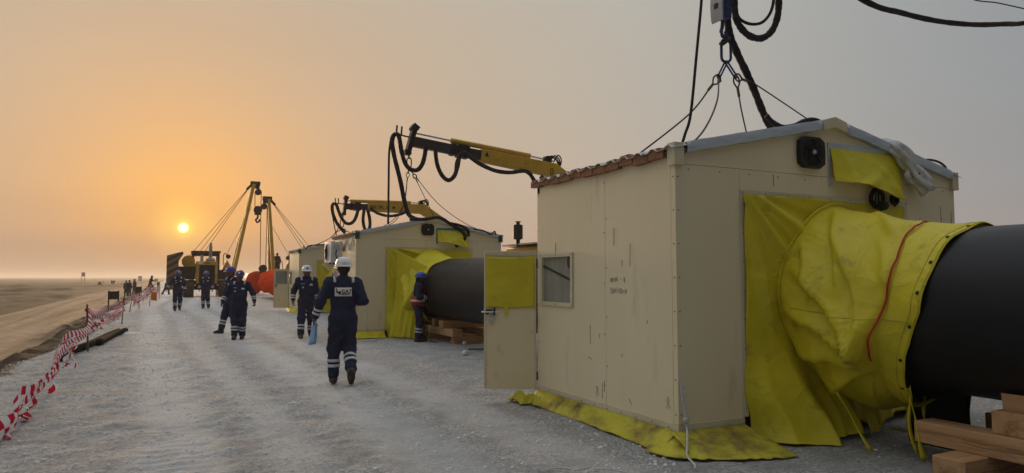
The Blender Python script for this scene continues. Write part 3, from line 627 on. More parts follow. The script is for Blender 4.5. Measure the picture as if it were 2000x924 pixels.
    if near:
        for k in range(9): screw((fx0 + .02 + (fx1 - fx0 - .04) * k / 8, -.014, wide_top + .028), (0, -1, 0))
        for k in range(8): screw((fx0 + .02, -.014, .3 + k * .27), (0, -1, 0)); screw((.025, -.006, .3 + k * .3), (0, -1, 0)); screw((-.006, .022, .3 + k * .3), (-1, 0, 0))
        for k in range(11): screw((.15 + k * .37, -.001, zs - .045), (0, -1, 0)); screw((-.012, .12 + k * .24, .18), (-1, 0, 0))
        for k in range(5): screw((0, y1 + .02, .4 + k * .52), (-1, 0, 0)); screw((0, y1 - .02, .6 + k * .5), (-1, 0, 0))
        for k in range(6): screw((-.0, D - .03, .3 + k * .44), (-1, 0, 0))
        for a in (wy0 - .025, (wy0 + wy1) / 2, wy1 + .025):
            for b in (wz0 - .025, wz1 + .025): screw((-.02, a, b), (-1, 0, 0))
        for k in range(3): screw((fx1 + .12 + .25 * k, -.001, .7 + .6 * k), (0, -1, 0))
        mb.build('screws', 'rust_mark', root)['kind'] = 'stuff'
    # skirt tarpaulin round the foot of the walls
    def skirt(p0, p1, out, wob, nm='skirt', top=.15, flip=1):
        p0, p1 = Vector(p0), Vector(p1); d = p1 - p0; nrm = Vector((d.y, -d.x, 0)).normalized() * flip; rows = []
        for k in range(61):
            s_ = k / 60; c = p0 + d * s_; o_ = out(s_); row = []
            for j in range(9):
                q_ = j / 8; zz = top * (1 - q_) ** 1.25 + .012 + wob * math.sin(s_ * 9 + 4 * math.sin(s_ * 5 + sd) + 5 * q_ + sd) * q_ * (1 - q_) + .006 * math.sin(s_ * 31 + 3 * math.sin(s_ * 11) + 2 * q_) * q_
                row.append(tuple(c + nrm * (o_ * q_ ** .9 + .02 + .02 * math.sin(s_ * 7 + 2 * math.sin(s_ * 4) + sd) * q_ + wob * .25 * math.sin(s_ * 23 + 2 * math.sin(s_ * 9)) * q_) + Vector((0, 0, max(.010, zz)))))
            rows.append(row)
        m_ = MB(); m_.grid(rows); m_.build(nm, 'tarp_dirty' if near else tarp, root, smooth=180, thick=.005)
    skirt((0, D - .02, 0), (0, -.02, 0), lambda s_: .11 + .10 * s_ + .05 * max(0, s_ - .85) * 6, .02, flip=1)
    skirt((-.10, 0, 0), (fx0 - .02, 0, 0), (lambda s_: .30 + .33 * math.sin(s_ * 1.6)) if near else (lambda s_: .16 + .05 * s_), .03, flip=1)
    gs = []                                               # corner gusset joining the two skirts
    for i in range(9):
        q_ = i / 8; a0, a1 = Vector((-.02, .0, .155)), Vector((.06, -.02, .155)); b0, b1 = Vector((-.30 if near else -.24, .10, .014)), Vector((.04, -.36 if near else -.2, .014))
        gs.append([tuple((a0.lerp(a1, t)).lerp(b0.lerp(b1, t) + Vector((-.10, -.10, 0)) * math.sin(math.pi * t), q_) + Vector((0, 0, .02 * math.sin(7 * t) * q_ * (1 - q_) - .05 * q_ * (1 - q_)))) for t in np.linspace(0, 1, 9)])
    m_ = MB(); m_.grid(gs); m_.build('skirt', 'tarp_dirty' if near else tarp, root, smooth=180, thick=.005)
    curtain(root, sd, Wd * .497, 1.22, .70, fx0 + .02, fx1 - .02, wide_top + .01, 1.32 if near else 1.25, tarp, tie=near)
    return root, dict(fx0=fx0, fx1=fx1, zs=zs, roof_z=roof_z, rx=rx, D=D, W=Wd)

c1, k1 = cabin('welding_cabin', 'cream panel cabin with ragged rusty eave, open half-height door and handwriting on its wall', 4.02, 4.83)
door(c1, (4.02, 7.41), (3.44, 7.69), .165, 1.82)
fan_unit(c1, 1.70, 2.745, s=1.05)
# yellow flap over the cable opening beside the fan
def flap(root, x0, x1, z0, z1, sd, blue=False):
    mb = MB(); mb.lohi((x0 - .05, -.012, z0 + .05), (x0, -.001, z1 + .05)); mb.lohi((x0 - .05, -.013, z1), (x1 + .05, -.002, z1 + .055)); f = mb.build('flap_frame', 'blue_tarp' if blue else 'galvanised', root, bevel=.002)
    u = np.linspace(0, 1, 40)[None, :]; v = np.linspace(0, 1, 36)[:, None]
    x = x0 - .03 + (x1 - x0 + .06) * u + 0 * v; z = z1 - (z1 - z0) * v * (.78 + .30 * u) + .02 * np.sin(u * 5) * v
    y = -.02 - .05 * v - .10 * np.sin(np.pi * u) * v - .045 * np.clip(1 - np.abs(u - .45 - .5 * v) / .16, 0, 1) * v - .03 * np.clip(1 - np.abs(u - .95 + .6 * v) / .12, 0, 1) * v - .02 * np.clip(1 - np.abs(u - .12 - .1 * v) / .08, 0, 1) + .004 * fbm(u * 9, v * 9, 70 + sd, 2)
    grid_obj('vent_flap', np.stack([x, y, z], -1), 'tarp_bright', root)
flap(c1, 2.02, 3.03, 2.37, 2.82, 0)
for cx_, rr, n_ in ((2.62, .075, 5), (2.90, .05, 4)):
    mb = MB()
    for k in range(n_):
        a = rnd.uniform(-.5, .5); sx_ = rr * rnd.uniform(.75, 1.1); sz_ = rr * rnd.uniform(1.0, 1.5)
        mb.tube([(cx_ + sx_ * math.cos(t) * math.cos(a) + rnd.uniform(-.004, .004), -.07 + sx_ * math.cos(t) * math.sin(a), 2.33 + sz_ * math.sin(t)) for t in np.linspace(0, 6.283, 20, endpoint=False)], .011, 6, closed=True)
    mb.build('cable_coil', 'hose_black', c1)
MB().lathe([(.02, -.05), (.05, -.03), (.05, .03), (.02, .05)], (2.68, -.09, 2.25), (1, 0, .2), 12).build('plug', 'hose_black', c1)
# white sheet bundle slung over the roof edge
pts = catmull([(2.90, .30, 2.98), (2.93, .05, 2.95), (2.96, -.05, 2.90), (3.08, -.09, 2.79), (3.20, -.10, 2.66), (3.32, -.11, 2.54), (3.40, -.11, 2.47)], 8)
rows = []
for i, p_ in enumerate(pts):
    t_ = (pts[min(i + 1, len(pts) - 1)] - pts[max(i - 1, 0)]).normalized(); u_ = Vector((t_.z, 0, -t_.x)).normalized(); w_ = t_.cross(u_); k_ = i / (len(pts) - 1); br = .045 + .03 * math.sin(2.6 * k_) + .02 * k_; row = []
    for j in range(40):
        th = 2 * math.pi * j / 40; r_ = br * (.72 + .42 * abs(math.sin(2.5 * th + 1.2 * math.sin(k_ * 7) + 2 * k_)) + .10 * math.sin(7 * th + 9 * k_)) * (1 - .3 * math.exp(-((k_ - .62) / .05) ** 2))
        row.append(tuple(p_ + u_ * r_ * 1.15 * math.cos(th) + w_ * r_ * .75 * math.sin(th) + t_ * (.03 * math.sin(3 * th) if i == len(pts) - 1 else 0)))
    rows.append(row)
b_ = MB(); b_.grid(rows, True); o = b_.build('sheet_bundle', 'tarp_white', c1, smooth=180, thick=.004)
MB().tube([(3.225 + .055 * math.cos(t), -.10 + .055 * math.sin(t), 2.635 + .05 * math.cos(t)) for t in np.linspace(0, 6.283, 16, endpoint=False)], .008, 6, closed=True).build('bundle_tie', 'hose_black', o)
pts = catmull([(3.02, -.03, 2.9), (3.10, -.09, 2.72), (3.08, -.10, 2.58), (3.16, -.10, 2.52)], 6)
MB().tube(pts, [.022 + .008 * math.sin(i * .7) for i in range(len(pts))], 10).build('sheet_tail', 'tarp_white', o, smooth=180)
# pencilled names and marks on the long wall
def scribble(root, strokes, mat='graffiti', r=.004):
    m_ = MB()
    for s_ in strokes: m_.tube([(-.001, y, z) for y, z in s_], r, 4)
    o_ = m_.build('handwriting' if mat == 'graffiti' else 'wall_marks', mat, root); o_['kind'] = 'stuff'; return o_
GL = {'H': [[(0, 0), (0, 1)], [(.6, 0), (.6, 1)], [(0, .5), (.6, .5)]], 'I': [[(.1, 0), (.1, 1)]], 'M': [[(0, 0), (0, 1), (.4, .4), (.8, 1), (.8, 0)]], 'A': [[(0, 0), (.35, 1), (.7, 0)], [(.15, .4), (.55, .4)]],
      'L': [[(0, 1), (0, 0), (.5, 0)]], '-': [[(.1, .5), (.4, .5)]], '1': [[(.1, 0), (.1, 1)]], 'S': [[(.55, .9), (.2, 1), (.0, .75), (.5, .4), (.45, .05), (0, .05)]], 'N': [[(0, 0), (0, 1), (.6, 0), (.6, 1)]],
      'T': [[(0, 1), (.7, 1)], [(.35, 1), (.35, 0)]], 'O': [[(.3, 1), (0, .6), (.15, .05), (.5, .1), (.6, .6), (.3, 1)]], '8': [[(.3, .5), (0, .8), (.3, 1), (.55, .8), (.3, .5), (0, .2), (.3, 0), (.6, .2), (.3, .5)]], '3': [[(0, .9), (.4, 1), (.5, .7), (.2, .5), (.5, .3), (.4, 0), (0, .1)]], ' ': []}
def write(word, y, z, h, k):                             # reads towards -y on the left wall
    out = []
    for ch in word:
        out += [[(y - a * h * .8, z + b * h + .01 * math.sin(9 * a + y * 30)) for a, b in st] for st in GL[ch]]
        y -= h * .8 * (max([a for st in GL[ch] for a, _ in st], default=.5) + .28)
    return out
scribble(c1, write('HIMAL - 11', 1.10 - .08, 1.46, .045, 0) + write('SANTOSH-H', 1.10 - .08, 1.345, .045, 0) + write('3', .83, 1.62, .05, 0) + write('8', 1.30, .28, .10, 0) + write('8', .16, .33, .10, 0), r=.0022)
sc = []
for y, z, l in ((.95, 2.0, .18), (.68, 1.83, .22), (1.40, 1.0, .2), (1.22, .92, .05), (1.18, .42, .16), (1.14, .45, .12), (1.13, .22, .06), (2.13, 1.90, .13), (.83, .75, .03), (.42, 1.1, .03)):
    sc.append([(y, z), (y + .004, z - l * .5), (y + .006 * rnd.random(), z - l)])
sc.append([(1.45, .66), (1.37, .64)]); sc.append([(.72, .33), (.68, .28)])
scribble(c1, sc, 'rust_mark', .0028)
m_ = MB()
for x, z, l in ((3.42, 2.15, .40), (3.47, 2.1, .30), (3.62, 1.95, .3), (3.68, 1.9, .25), (3.80, 2.30, .22), (3.99, 2.25, .35), (1.2, 2.5, .12)): m_.tube([(x, -.001, z), (x + .004, -.001, z - l * .6), (x + .002, -.001, z - l)], .003, 4)
m_.build('rust_streaks', 'rust_mark', c1)['kind'] = 'stuff'
# crumpled corner of the skirt at the door side
u = np.linspace(0, 1, 24)[None, :]; v = np.linspace(0, 1, 24)[:, None]
x = -.05 - .26 * u + .03 * np.sin(v * 7); y = 2.45 + .36 * v + .0 * u; z = .02 + .10 * np.abs(np.sin(u * 5 + v * 3)) * np.sin(np.pi * np.clip(u * .8 + .1, 0, 1)) * np.sin(np.pi * v) + .05 * ridge(np.sin(u * 9 - v * 6)) * np.sin(np.pi * v)
grid_obj('skirt', np.stack([x, y, z], -1), 'tarp_dirty', c1)

c2, k2 = cabin('welding_cabin', 'cream panel cabin with an air conditioner hung on its side wall and green corner caps', 4.15, 17.05, Wd=3.98, D=2.55, eave=2.62, rdg=3.02, near=False, wide_top=2.22, sd=1, capm='green_paint', tarp='tarp_bright')
fan_unit(c2, 1.86, 2.74, s=1.0); flap(c2, 2.15, 2.95, 2.33, 2.74, 1, True)
scribble(c2, [[(.30, 2.42), (.20, 2.42)], [(.22, 2.42), (.22, 2.28)]] , 'print_black', .008)
mb = MB()
for k in range(6): ya, yb = .35 + .35 * k, .35 + .35 * (k + 1); mb.tube([(-.002, ya, 2.2 if k % 2 else 2.48), (-.002, yb, 2.48 if k % 2 else 2.2)], .012, 5)
mb.build('tape_zigzag', 'tarp_white', c2)
c3, k3 = cabin('welding_cabin', 'farthest cream panel cabin, beside the orange capped pipe end', 4.95, 30.3, Wd=3.98, D=2.55, eave=2.68, rdg=3.06, near=False, wide_top=2.22, sd=2, capm='green_paint', tarp='tarp')
d3 = door(c3, (4.95, 32.85), (4.30, 33.0), .13, 1.88, sheet=False)
mb = MB(); n_ = Vector((-.22, -.97, 0)).normalized(); dd = Vector((-.974, .225, 0))
def d3p(a, z, q): return Vector((4.95, 32.85, z)) + dd * a + n_ * q
for a0, a1, z0, z1 in ((.06, .62, 1.18, 1.22), (.06, .62, 1.78, 1.82), (.06, .10, 1.22, 1.78), (.58, .62, 1.22, 1.78)): mb.prism([d3p(a0, z0, .024), d3p(a1, z0, .024), d3p(a1, z1, .024), d3p(a0, z1, .024)], n_ * .012)
w3 = mb.build('window', 'cream_trim', d3, off=c3.location, fix=True)
MB().prism([d3p(.10, 1.22, .024), d3p(.58, 1.22, .024), d3p(.58, 1.78, .024), d3p(.10, 1.78, .024)], n_ * .006).build('pane', 'glass_dusty', w3, off=c3.location, fix=True)

# loose bright sheet falling from the second cabin's sleeve to the ground
u = np.linspace(0, 1, 50)[None, :]; v = np.linspace(0, 1, 50)[:, None]
T_ = (np.array([5.15, 16.98, 2.20]), np.array([5.60, 15.92, 1.78])); B_ = (np.array([4.98, 16.84, .02]), np.array([5.50, 16.20, .02]))
tp = T_[0] + (T_[1] - T_[0]) * u[..., None]; bt = B_[0] + (B_[1] - B_[0]) * u[..., None]; pp = tp + (bt - tp) * v[..., None]
fo_ = .07 * ridge(np.sin(u * 8 + .8 * np.sin(v * 3))) * v + .05 * ridge(np.sin(u * 15 + 2 * v)) * v - .10 * np.sin(np.pi * v) * (1 - .3 * u)
pp = pp + fo_[..., None] * np.array([-.75, -.6, 0]); pp = pp - np.array([4.15, 17.05, 0])
grid_obj('curtain_sheet', pp, 'tarp_bright', c2)
# air conditioner on its bracket
ac = thing('air_conditioner', (4.13, 18.6, 1.86), 'white split air conditioner outdoor unit on side wall of the cabin with green corner caps', 'air conditioner')
cs = MB().lohi((-.36, -.42, .03), (-.06, .42, .58)).build('casing', 'white_plastic', ac, bevel=.015)
fr = MB().lathe([(.23, 0), (.23, .012), (.20, .016), (.20, 0)], (-.361, .12, .31), (-1, 0, 0), 28).build('fan_guard', 'hub_grey', cs)
mb = MB()
for k in range(5): mb.tube([(-.372, .12 + (.05 + .035 * k) * math.cos(t), .31 + (.05 + .035 * k) * math.sin(t)) for t in np.linspace(0, 6.283, 24, endpoint=False)], .004, 5, closed=True)
mb.build('fan_wires', 'machine_dark', fr)
MB().lohi((-.30, -.435, .36), (-.14, -.421, .50)).build('cover_plate', 'hub_grey', cs, bevel=.004)
MB().tube(catmull([(-.22, -.44, .36), (-.24, -.46, .25), (-.2, -.45, .12), (-.1, -.44, .02)], 5), .012, 6).build('cable', 'hose_black', cs)
for yy in (-.34, .34):
    b_ = MB(); b_.bar((-.02, yy, 0), (-.42, yy, 0), .04, .04); b_.bar((-.02, yy, -.34), (-.40, yy, -.02), .03, .03); b_.build('bracket', 'sticker_white', ac)
mb = MB()
for k in range(4): mb.lohi((-.40 + .1 * k + .0, -.385, -.022), (-.35 + .1 * k, -.34, .022))
mb.build('bracket_stripes', 'vest_red', ac)
# ------------------------------------------------------------------ pipeline
def pipe_x(y): return float(np.interp(y, [-20, 4.8, 17, 31, 60, 90], [6.0, 6.04, 6.13, 6.85, 6.88, 6.9]))
PZ = 1.22; PR = .70
pl = thing('pipeline', (pipe_x(4), 4, 0), 'long black coated large diameter pipe running through the cabins', 'pipe')
yy = [-14, -8, -2, 2] + list(np.arange(4, 47, 1.0))
MB().tube([(pipe_x(y), y, PZ) for y in yy], PR, 72).build('pipe_wall', 'pipe_black', pl, off=pl.location, smooth=60)
MB().tube([(pipe_x(y), y, PZ) for y in (44.5, 48, 52, 54.8)], PR + .012, 48).build('bare_pipe_wall', 'pipe_grey', pl, off=pl.location, smooth=60)
# wrinkled clear film on the coating outside the second cabin
n, m = 72, 120
a = np.linspace(0, 2 * np.pi, n, endpoint=False)[None, :]; v = np.linspace(0, 1, m)[:, None]
yv = 8.6 + 6.9 * v
rr = PR + .012 + .010 * ridge(np.sin(v * 160 + 2.0 * np.sin(a * 2 + 1) + 3 * np.sin(v * 11))) * (.4 + .6 * np.sin(a * 1.5 + 5 * v) ** 2) + .004 * fbm(a * 5, v * 40, 80, 3)
px = np.vectorize(pipe_x)(yv) - rr * np.cos(a); pz = PZ + rr * np.sin(a)
mb = MB(); mb.grid(np.stack([px, yv + 0 * a, pz], -1).tolist(), True); pm('film', (.008, .0085, .01), (.016, .016, .017), 5, .42, .25, 30, spec=.18); mb.build('plastic_film', 'film', pl, off=pl.location, smooth=180)
def end_cover(y0, y1, label, face):
    x = pipe_x(y0); o = thing('pipe_end_cover', (x, y0, 0), label, 'pipe cover', 'orange covers on open pipe ends')
    n = 48; rows = []
    a = np.linspace(0, 2 * np.pi, n, endpoint=False)
    for k in range(15):
        t = k / 14; r = PR + .10 + .03 * np.sin(a * 7 + 9 * t) * (.3 + t) + .02 * np.sin(a * 13 + 4 * t); dn = np.clip(-np.sin(a), 0, 1)
        z = PZ + r * np.sin(a) - dn * (.30 * (.5 + .5 * np.sin(a * 9 + 3)) * (1 - t) + .1)
        rows.append(np.stack([x - r * np.cos(a) * (1 + .12 * dn), y0 + (y1 - y0) * t + 0 * a, np.maximum(z, .12)], -1).tolist())
    e = rows[-1] if face > 0 else rows[0]; c = (x, (y1 + .12) if face > 0 else (y0 - .12), PZ)
    fr_ = [[tuple(Vector(p).lerp(Vector(c), s_)) for p in e] for s_ in (.35, .7, .98)]
    rows = rows + fr_ if face > 0 else fr_[::-1] + rows
    b = MB(); b.grid(rows, True); b.build('cover_sheet', 'orange_sheet', o, off=o.location, smooth=180, thick=.006)
    MB().tube([(x - (PR + .085) * math.cos(t), y1 - .4 if face > 0 else y0 + .4, PZ + (PR + .085) * math.sin(t)) for t in a], .02, 6, closed=True).build('strap', 'red_cord', o, off=o.location)
end_cover(46.5, 55.0, 'orange sheet cover tied over the far end of the grey pipe', 1)
np_ = thing('pipe', (6.9, 66, 0), 'loose pipe joint with an orange covered end, behind the pipeline', 'pipe')
MB().tube([(6.95, 63.5, PZ), (7.1, 74.5, PZ)], PR, 48).build('pipe_wall', 'pipe_grey', np_, off=np_.location, smooth=60)
end_cover(63.2, 64.6, 'orange sheet cover on the near end of the loose pipe joint', -1)

# ------------------------------------------------------------------ timber cribs under the pipe
def timber(lo, hi, label, group, across):
    c = [(a + b) / 2 for a, b in zip(lo, hi)]; sz = [b - a for a, b in zip(lo, hi)]
    o = MB().box((0, 0, 0), sz).build('timber_beam', 'wood_across' if across else 'wood', None, bevel=.008)
    o.location = c; o.rotation_euler = (0, 0, R(rnd.uniform(-1.6, 1.6))); tag(o, label, 'timber', group)
    # checks and knots: shallow splits along the grain
    mb = MB(); ax = 0 if across else 1; L_ = sz[ax]
    for k in range(3):
        z = rnd.uniform(-.3, .3) * sz[2]; s0 = rnd.uniform(-.45, .1) * L_; s1 = s0 + rnd.uniform(.2, .5) * L_; fx = -(sz[1 - ax] / 2) - .0005
        pts = []
        for j in range(7):
            t = s0 + (min(s1, L_ * .49) - s0) * j / 6; q = z + .006 * math.sin(j * 2.1 + k)
            pts.append((t, fx, q) if across else (fx, t, q))
        mb.tube(pts, .0022, 4)
    mb.build('grain_split', 'rust_mark', o)
    f = MB(); x_ = -sz[0] / 2 - .001
    if across: f.lathe([(.04, 0), (.03, .002)], (x_, -sz[1] * .1, 0), (-1, 0, 0), 14); f.build('knot', 'wood_end', o)
    return o
h = .17
NC = 'rough sawn timber of the crib by the red tie cord'
timber((5.18, 3.10, 0.0), (6.9, 3.34, h), 'lowest crosswise timber of the crib beside the sleeve with the red cord', 'near crib', True)
timber((5.18, 1.9, 0.0), (6.9, 2.14, h), 'lowest crosswise timber of the crib beside the sleeve with the red cord', 'near crib', True)
timber((5.47, 1.7, h), (5.70, 3.66, 2 * h), 'long rough timber lying along the pipe in the crib beside the red cord sleeve', 'near crib rails', False)
timber((6.35, 1.7, h), (6.58, 3.60, 2 * h), 'long rough timber lying along the pipe in the crib beside the red cord sleeve', 'near crib rails', False)
timber((5.53, 2.86, 2 * h), (6.6, 3.10, 3 * h), 'knotty timber block directly under the pipe beside the red cord sleeve', 'near crib', True)
wd = MB().prism([(5.62, 2.86, 3 * h), (5.80, 2.86, 3 * h), (5.80, 2.86, 3 * h + .04), (5.60, 2.86, 3 * h + .13)], (0, .2, 0)).build('timber_wedge', 'wood', None, fix=True, bevel=.004)
tag(wd, 'wooden wedge driven under the black pipe on the crib top', 'wedge')
FC = 'crib timber under the film wrapped pipe by the man in the red vest'
timber((5.80, 14.6, 0), (7.0, 14.84, h), 'lower crosswise ' + FC, 'far crib', True)
timber((5.74, 16.1, 0), (7.0, 16.34, h), 'lower crosswise ' + FC, 'far crib', True)
timber((5.70, 14.5, h), (5.94, 16.5, 2 * h), 'long lengthwise ' + FC, 'far crib rails', False)
timber((6.45, 14.5, h), (6.69, 16.5, 2 * h), 'long lengthwise ' + FC, 'far crib rails', False)
timber((5.66, 15.0, 2 * h), (6.9, 15.24, 3 * h - .005), 'upper crosswise ' + FC, 'far crib top', True)
timber((5.75, 15.75, 2 * h), (6.3, 15.95, 3 * h), 'short top block of the crib by the man in the red vest', 'far crib top', True)
# black sheet hung under the pipe near the first cabin
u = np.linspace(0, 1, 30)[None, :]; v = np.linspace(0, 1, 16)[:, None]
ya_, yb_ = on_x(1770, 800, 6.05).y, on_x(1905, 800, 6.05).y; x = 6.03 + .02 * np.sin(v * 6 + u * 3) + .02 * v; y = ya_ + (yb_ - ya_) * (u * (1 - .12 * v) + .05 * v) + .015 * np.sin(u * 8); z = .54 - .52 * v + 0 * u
o = grid_obj('black_sheet', np.stack([x + 0 * v, y, z], -1), 'mat_black', None, thick=.012); tag(o, 'black sheet hanging under the pipe between crib and cabin', 'rubber sheet')

# ------------------------------------------------------------------ cranes
def px_path(pts, Y): return [on_y(a, b, Y) for a, b in pts]
def hose(name, pts, r, label, lump=0, mat='hose_black', group=None, sub=7, cat='hose'):
    p = catmull(pts, sub); rs = [r * (1 + lump * (.5 * math.sin(i * 1.9) + .5 * math.sin(i * .73 + 1))) for i in range(len(p))]
    o = MB().tube(p, rs, 10).build(name, mat, None, smooth=180); return tag(o, label, cat, group)
def tracks(root, x, y0, y1, w, hgt, off, mat='track_steel', name='track'):
    """one crawler track: belt with grouser shoes, frame, rollers; lies along y"""
    r = hgt / 2; ya, yb = y0 + r, y1 - r; pts = []
    for k in range(13): t = math.pi / 2 + math.pi * k / 12; pts.append((ya + r * math.cos(t), r + r * math.sin(t)))
    for k in range(13): t = -math.pi / 2 + math.pi * k / 12; pts.append((yb + r * math.cos(t), r + r * math.sin(t)))
    mb = MB(); n = len(pts); inner = [(c + (p - c) * .86 if 0 else p, q) for (p, q), c in zip(pts, [0] * n)]
    rows = [[(x - w / 2, p, q) for p, q in pts], [(x + w / 2, p, q) for p, q in pts]]
    mb.prism([(x - w / 2, p, q) for p, q in pts], (w, 0, 0))
    tr = mb.build(name, 'machine_black', root, off=off, smooth=30, fix=True)
    sh = MB(); per = 2 * (yb - ya) + 2 * math.pi * r; ns = int(per / .22)
    for k in range(ns):
        s_ = per * k / ns
        if s_ < yb - ya: c = (ya + s_, 2 * r); d = (1, 0)
        elif s_ < yb - ya + math.pi * r: t = math.pi / 2 - (s_ - (yb - ya)) / r; c = (yb + r * math.cos(t), r + r * math.sin(t)); d = (math.sin(t), -math.cos(t))
        elif s_ < 2 * (yb - ya) + math.pi * r: c = (yb - (s_ - (yb - ya) - math.pi * r), 0.0); d = (-1, 0)
        else: t = -math.pi / 2 - (s_ - 2 * (yb - ya) - math.pi * r) / r; c = (ya + r * math.cos(t), r + r * math.sin(t)); d = (math.sin(t), -math.cos(t))
        nx, nz = -d[1], d[0]; p0 = Vector((x, c[0] - d[0] * .095, max(.0, c[1] - d[1] * .095))); p1 = Vector((x, c[0] + d[0] * .095, max(.0, c[1] + d[1] * .095)))
        sh.bar(p0, p1, w + .06, .035, up=(0, nx, nz)); q0 = Vector((x, c[0], c[1])) + Vector((0, nx, nz)) * .03
        sh.bar(q0 - Vector((0, d[0], d[1])) * .012, q0 + Vector((0, d[0], d[1])) * .012, w + .05, .05, up=(0, nx, nz))
    sh.build('track_shoes', mat, tr, off=off, smooth=0)
    for yy_ in np.linspace(ya, yb, 6): MB().cyl((x - w / 2 - .03, yy_, r * .62), (x - w / 2 - .001, yy_, r * .62), r * .4, n=14).build('roller', 'machine_dark', tr, off=off)
def carrier(root, x, y, off, exhaust):
    tracks(root, x - .95, y - 1.9, y + 1.9, .5, .85, off); tracks(root, x + .95, y - 1.9, y + 1.9, .5, .85, off)
    MB().lohi((x - .62, y - 1.7, .5), (x + .62, y + 1.7, 1.25)).build('chassis', 'machine_dark', root, off=off, bevel=.03)
    MB().lohi((x - .9, y - 1.5, 1.26), (x + .6, y + .9, 2.42)).build('engine_housing', 'boom_yellow', root, off=off, bevel=.05)
    mb = MB(); mb.lohi((x - 1.15, y - 1.4, 2.44), (x + .45, y + .6, 2.48)); mb.build('canopy', 'roof_sheet', root, off=off)
    mb = MB()
    for k in range(8): mb.lohi((x - 1.0 + .17 * k, y - 1.58, 2.2), (x - .95 + .17 * k, y - 1.52, 2.44)); 
    mb.lohi((x - 1.05, y - 1.6, 2.28), (x + .5, y - 1.53, 2.32)); mb.build('guard_rail', 'machine_black', root, off=off)
    ex = MB(); ex.cyl((exhaust[0], exhaust[1], 2.4), (exhaust[0], exhaust[1], 2.62), .06); ex.lathe([(.08, 0), (.14, .02), (.14, .42), (.08, .44)], (exhaust[0], exhaust[1], 2.6), n=16); ex.cyl((exhaust[0], exhaust[1], 3.03), (exhaust[0], exhaust[1], 3.1), .055); ex.lathe([(.09, 0), (.09, .02)], (exhaust[0], exhaust[1], 3.11), n=12)
    ex.build('exhaust_stack', 'machine_dark', root, off=off)
def boom(root, off, tip, mid, knee, w_in=.22, h_in=.27, w_out=.30, h_out=.36, split=.45, front=Vector((0, -1, 0))):
    tip, knee = Vector(tip), Vector(knee); d = (knee - tip).normalized(); up = Vector((0, 0, 1)); up = (up - d * d.z).normalized(); Ln = (knee - tip).length
    at = lambda t, u=0, f_=0: tip + d * (Ln * t) + up * u + front * f_
    MB().bar(at(0), at(split + .1), w_in, h_in).build('inner_boom', 'boom_dark', root, off=off, bevel=.012)
    col = MB().bar(at(split - .16), at(split - .08), w_in + .05, h_in + .09); col.bar(at(split - .2), at(split - .17), w_in + .04, h_in + .06); col.build('boom_collar', 'machine_black', root, off=off, bevel=.01)
    MB().bar(at(split), at(1.0), w_out, h_out, w1=w_out, h1=h_out * 1.12).build('outer_boom', 'boom_yellow', root, off=off, bevel=.015)
    cy = MB(); cy.cyl(at(split - .20, h_in * .5 + .12), at(.80, h_in * .5 + .16), .075); cy.build('extension_cylinder', 'boom_yellow', root, off=off)
    rd = MB(); rd.cyl(at(.01, h_in * .5 + .12), at(split - .19, h_in * .5 + .12), .028); rd.cyl(at(.80, h_in * .5 + .16), at(.97, h_in * .5 + .15), .03); rd.build('cylinder_rod', 'chrome', root, off=off)
    eb = MB(); eb.bar(at(-.012, -.30), at(.012, .42), .26, .13, up=tuple(d)); eb.bar(at(.0, .30), at(.02, .46), .30, .20, up=tuple(d)); eb.lohi(at(-.02, -.36, .1) - Vector((.09, .09, .06)), at(-.02, -.36, .1) + Vector((.09, .12, .08))); eb.build('boom_head', 'machine_black', root, off=off, bevel=.01)
    pr = MB(); pr.cyl(at(0, .10), at(-.46 / Ln, .12), .022)
    for q in (-.30 / Ln, -.44 / Ln): pr.cyl(at(q, .10), at(q - .01 / Ln, .36), .025)
    pr.build('hose_prong', 'machine_black', root, off=off)
    ho = MB()
    for k in range(4): ho.tube(catmull([at(.90 + .02 * k, .22, .05 * k), at(.93 + .02 * k, .40 + .02 * k, .05 * k), at(.99 + .01 * k, .36, .04 * k), at(1.02, .16, .04 * k)], 5), .02, 6)
    ho.lohi(at(.93, .28) - Vector((.1, .1, .08)), at(.93, .28) + Vector((.1, .1, .1))); ho.build('valve_block', 'machine_black', root, off=off)
    return at
def chain(mb, p0, p1, n, ln, wd_, r):
    p0, p1 = Vector(p0), Vector(p1); d = (p1 - p0) / n
    for k in range(n): mb.link(p0 + d * (k + .5), d, (1, .3, 0) if k % 2 else (.3, -1, 0), ln, wd_, r)
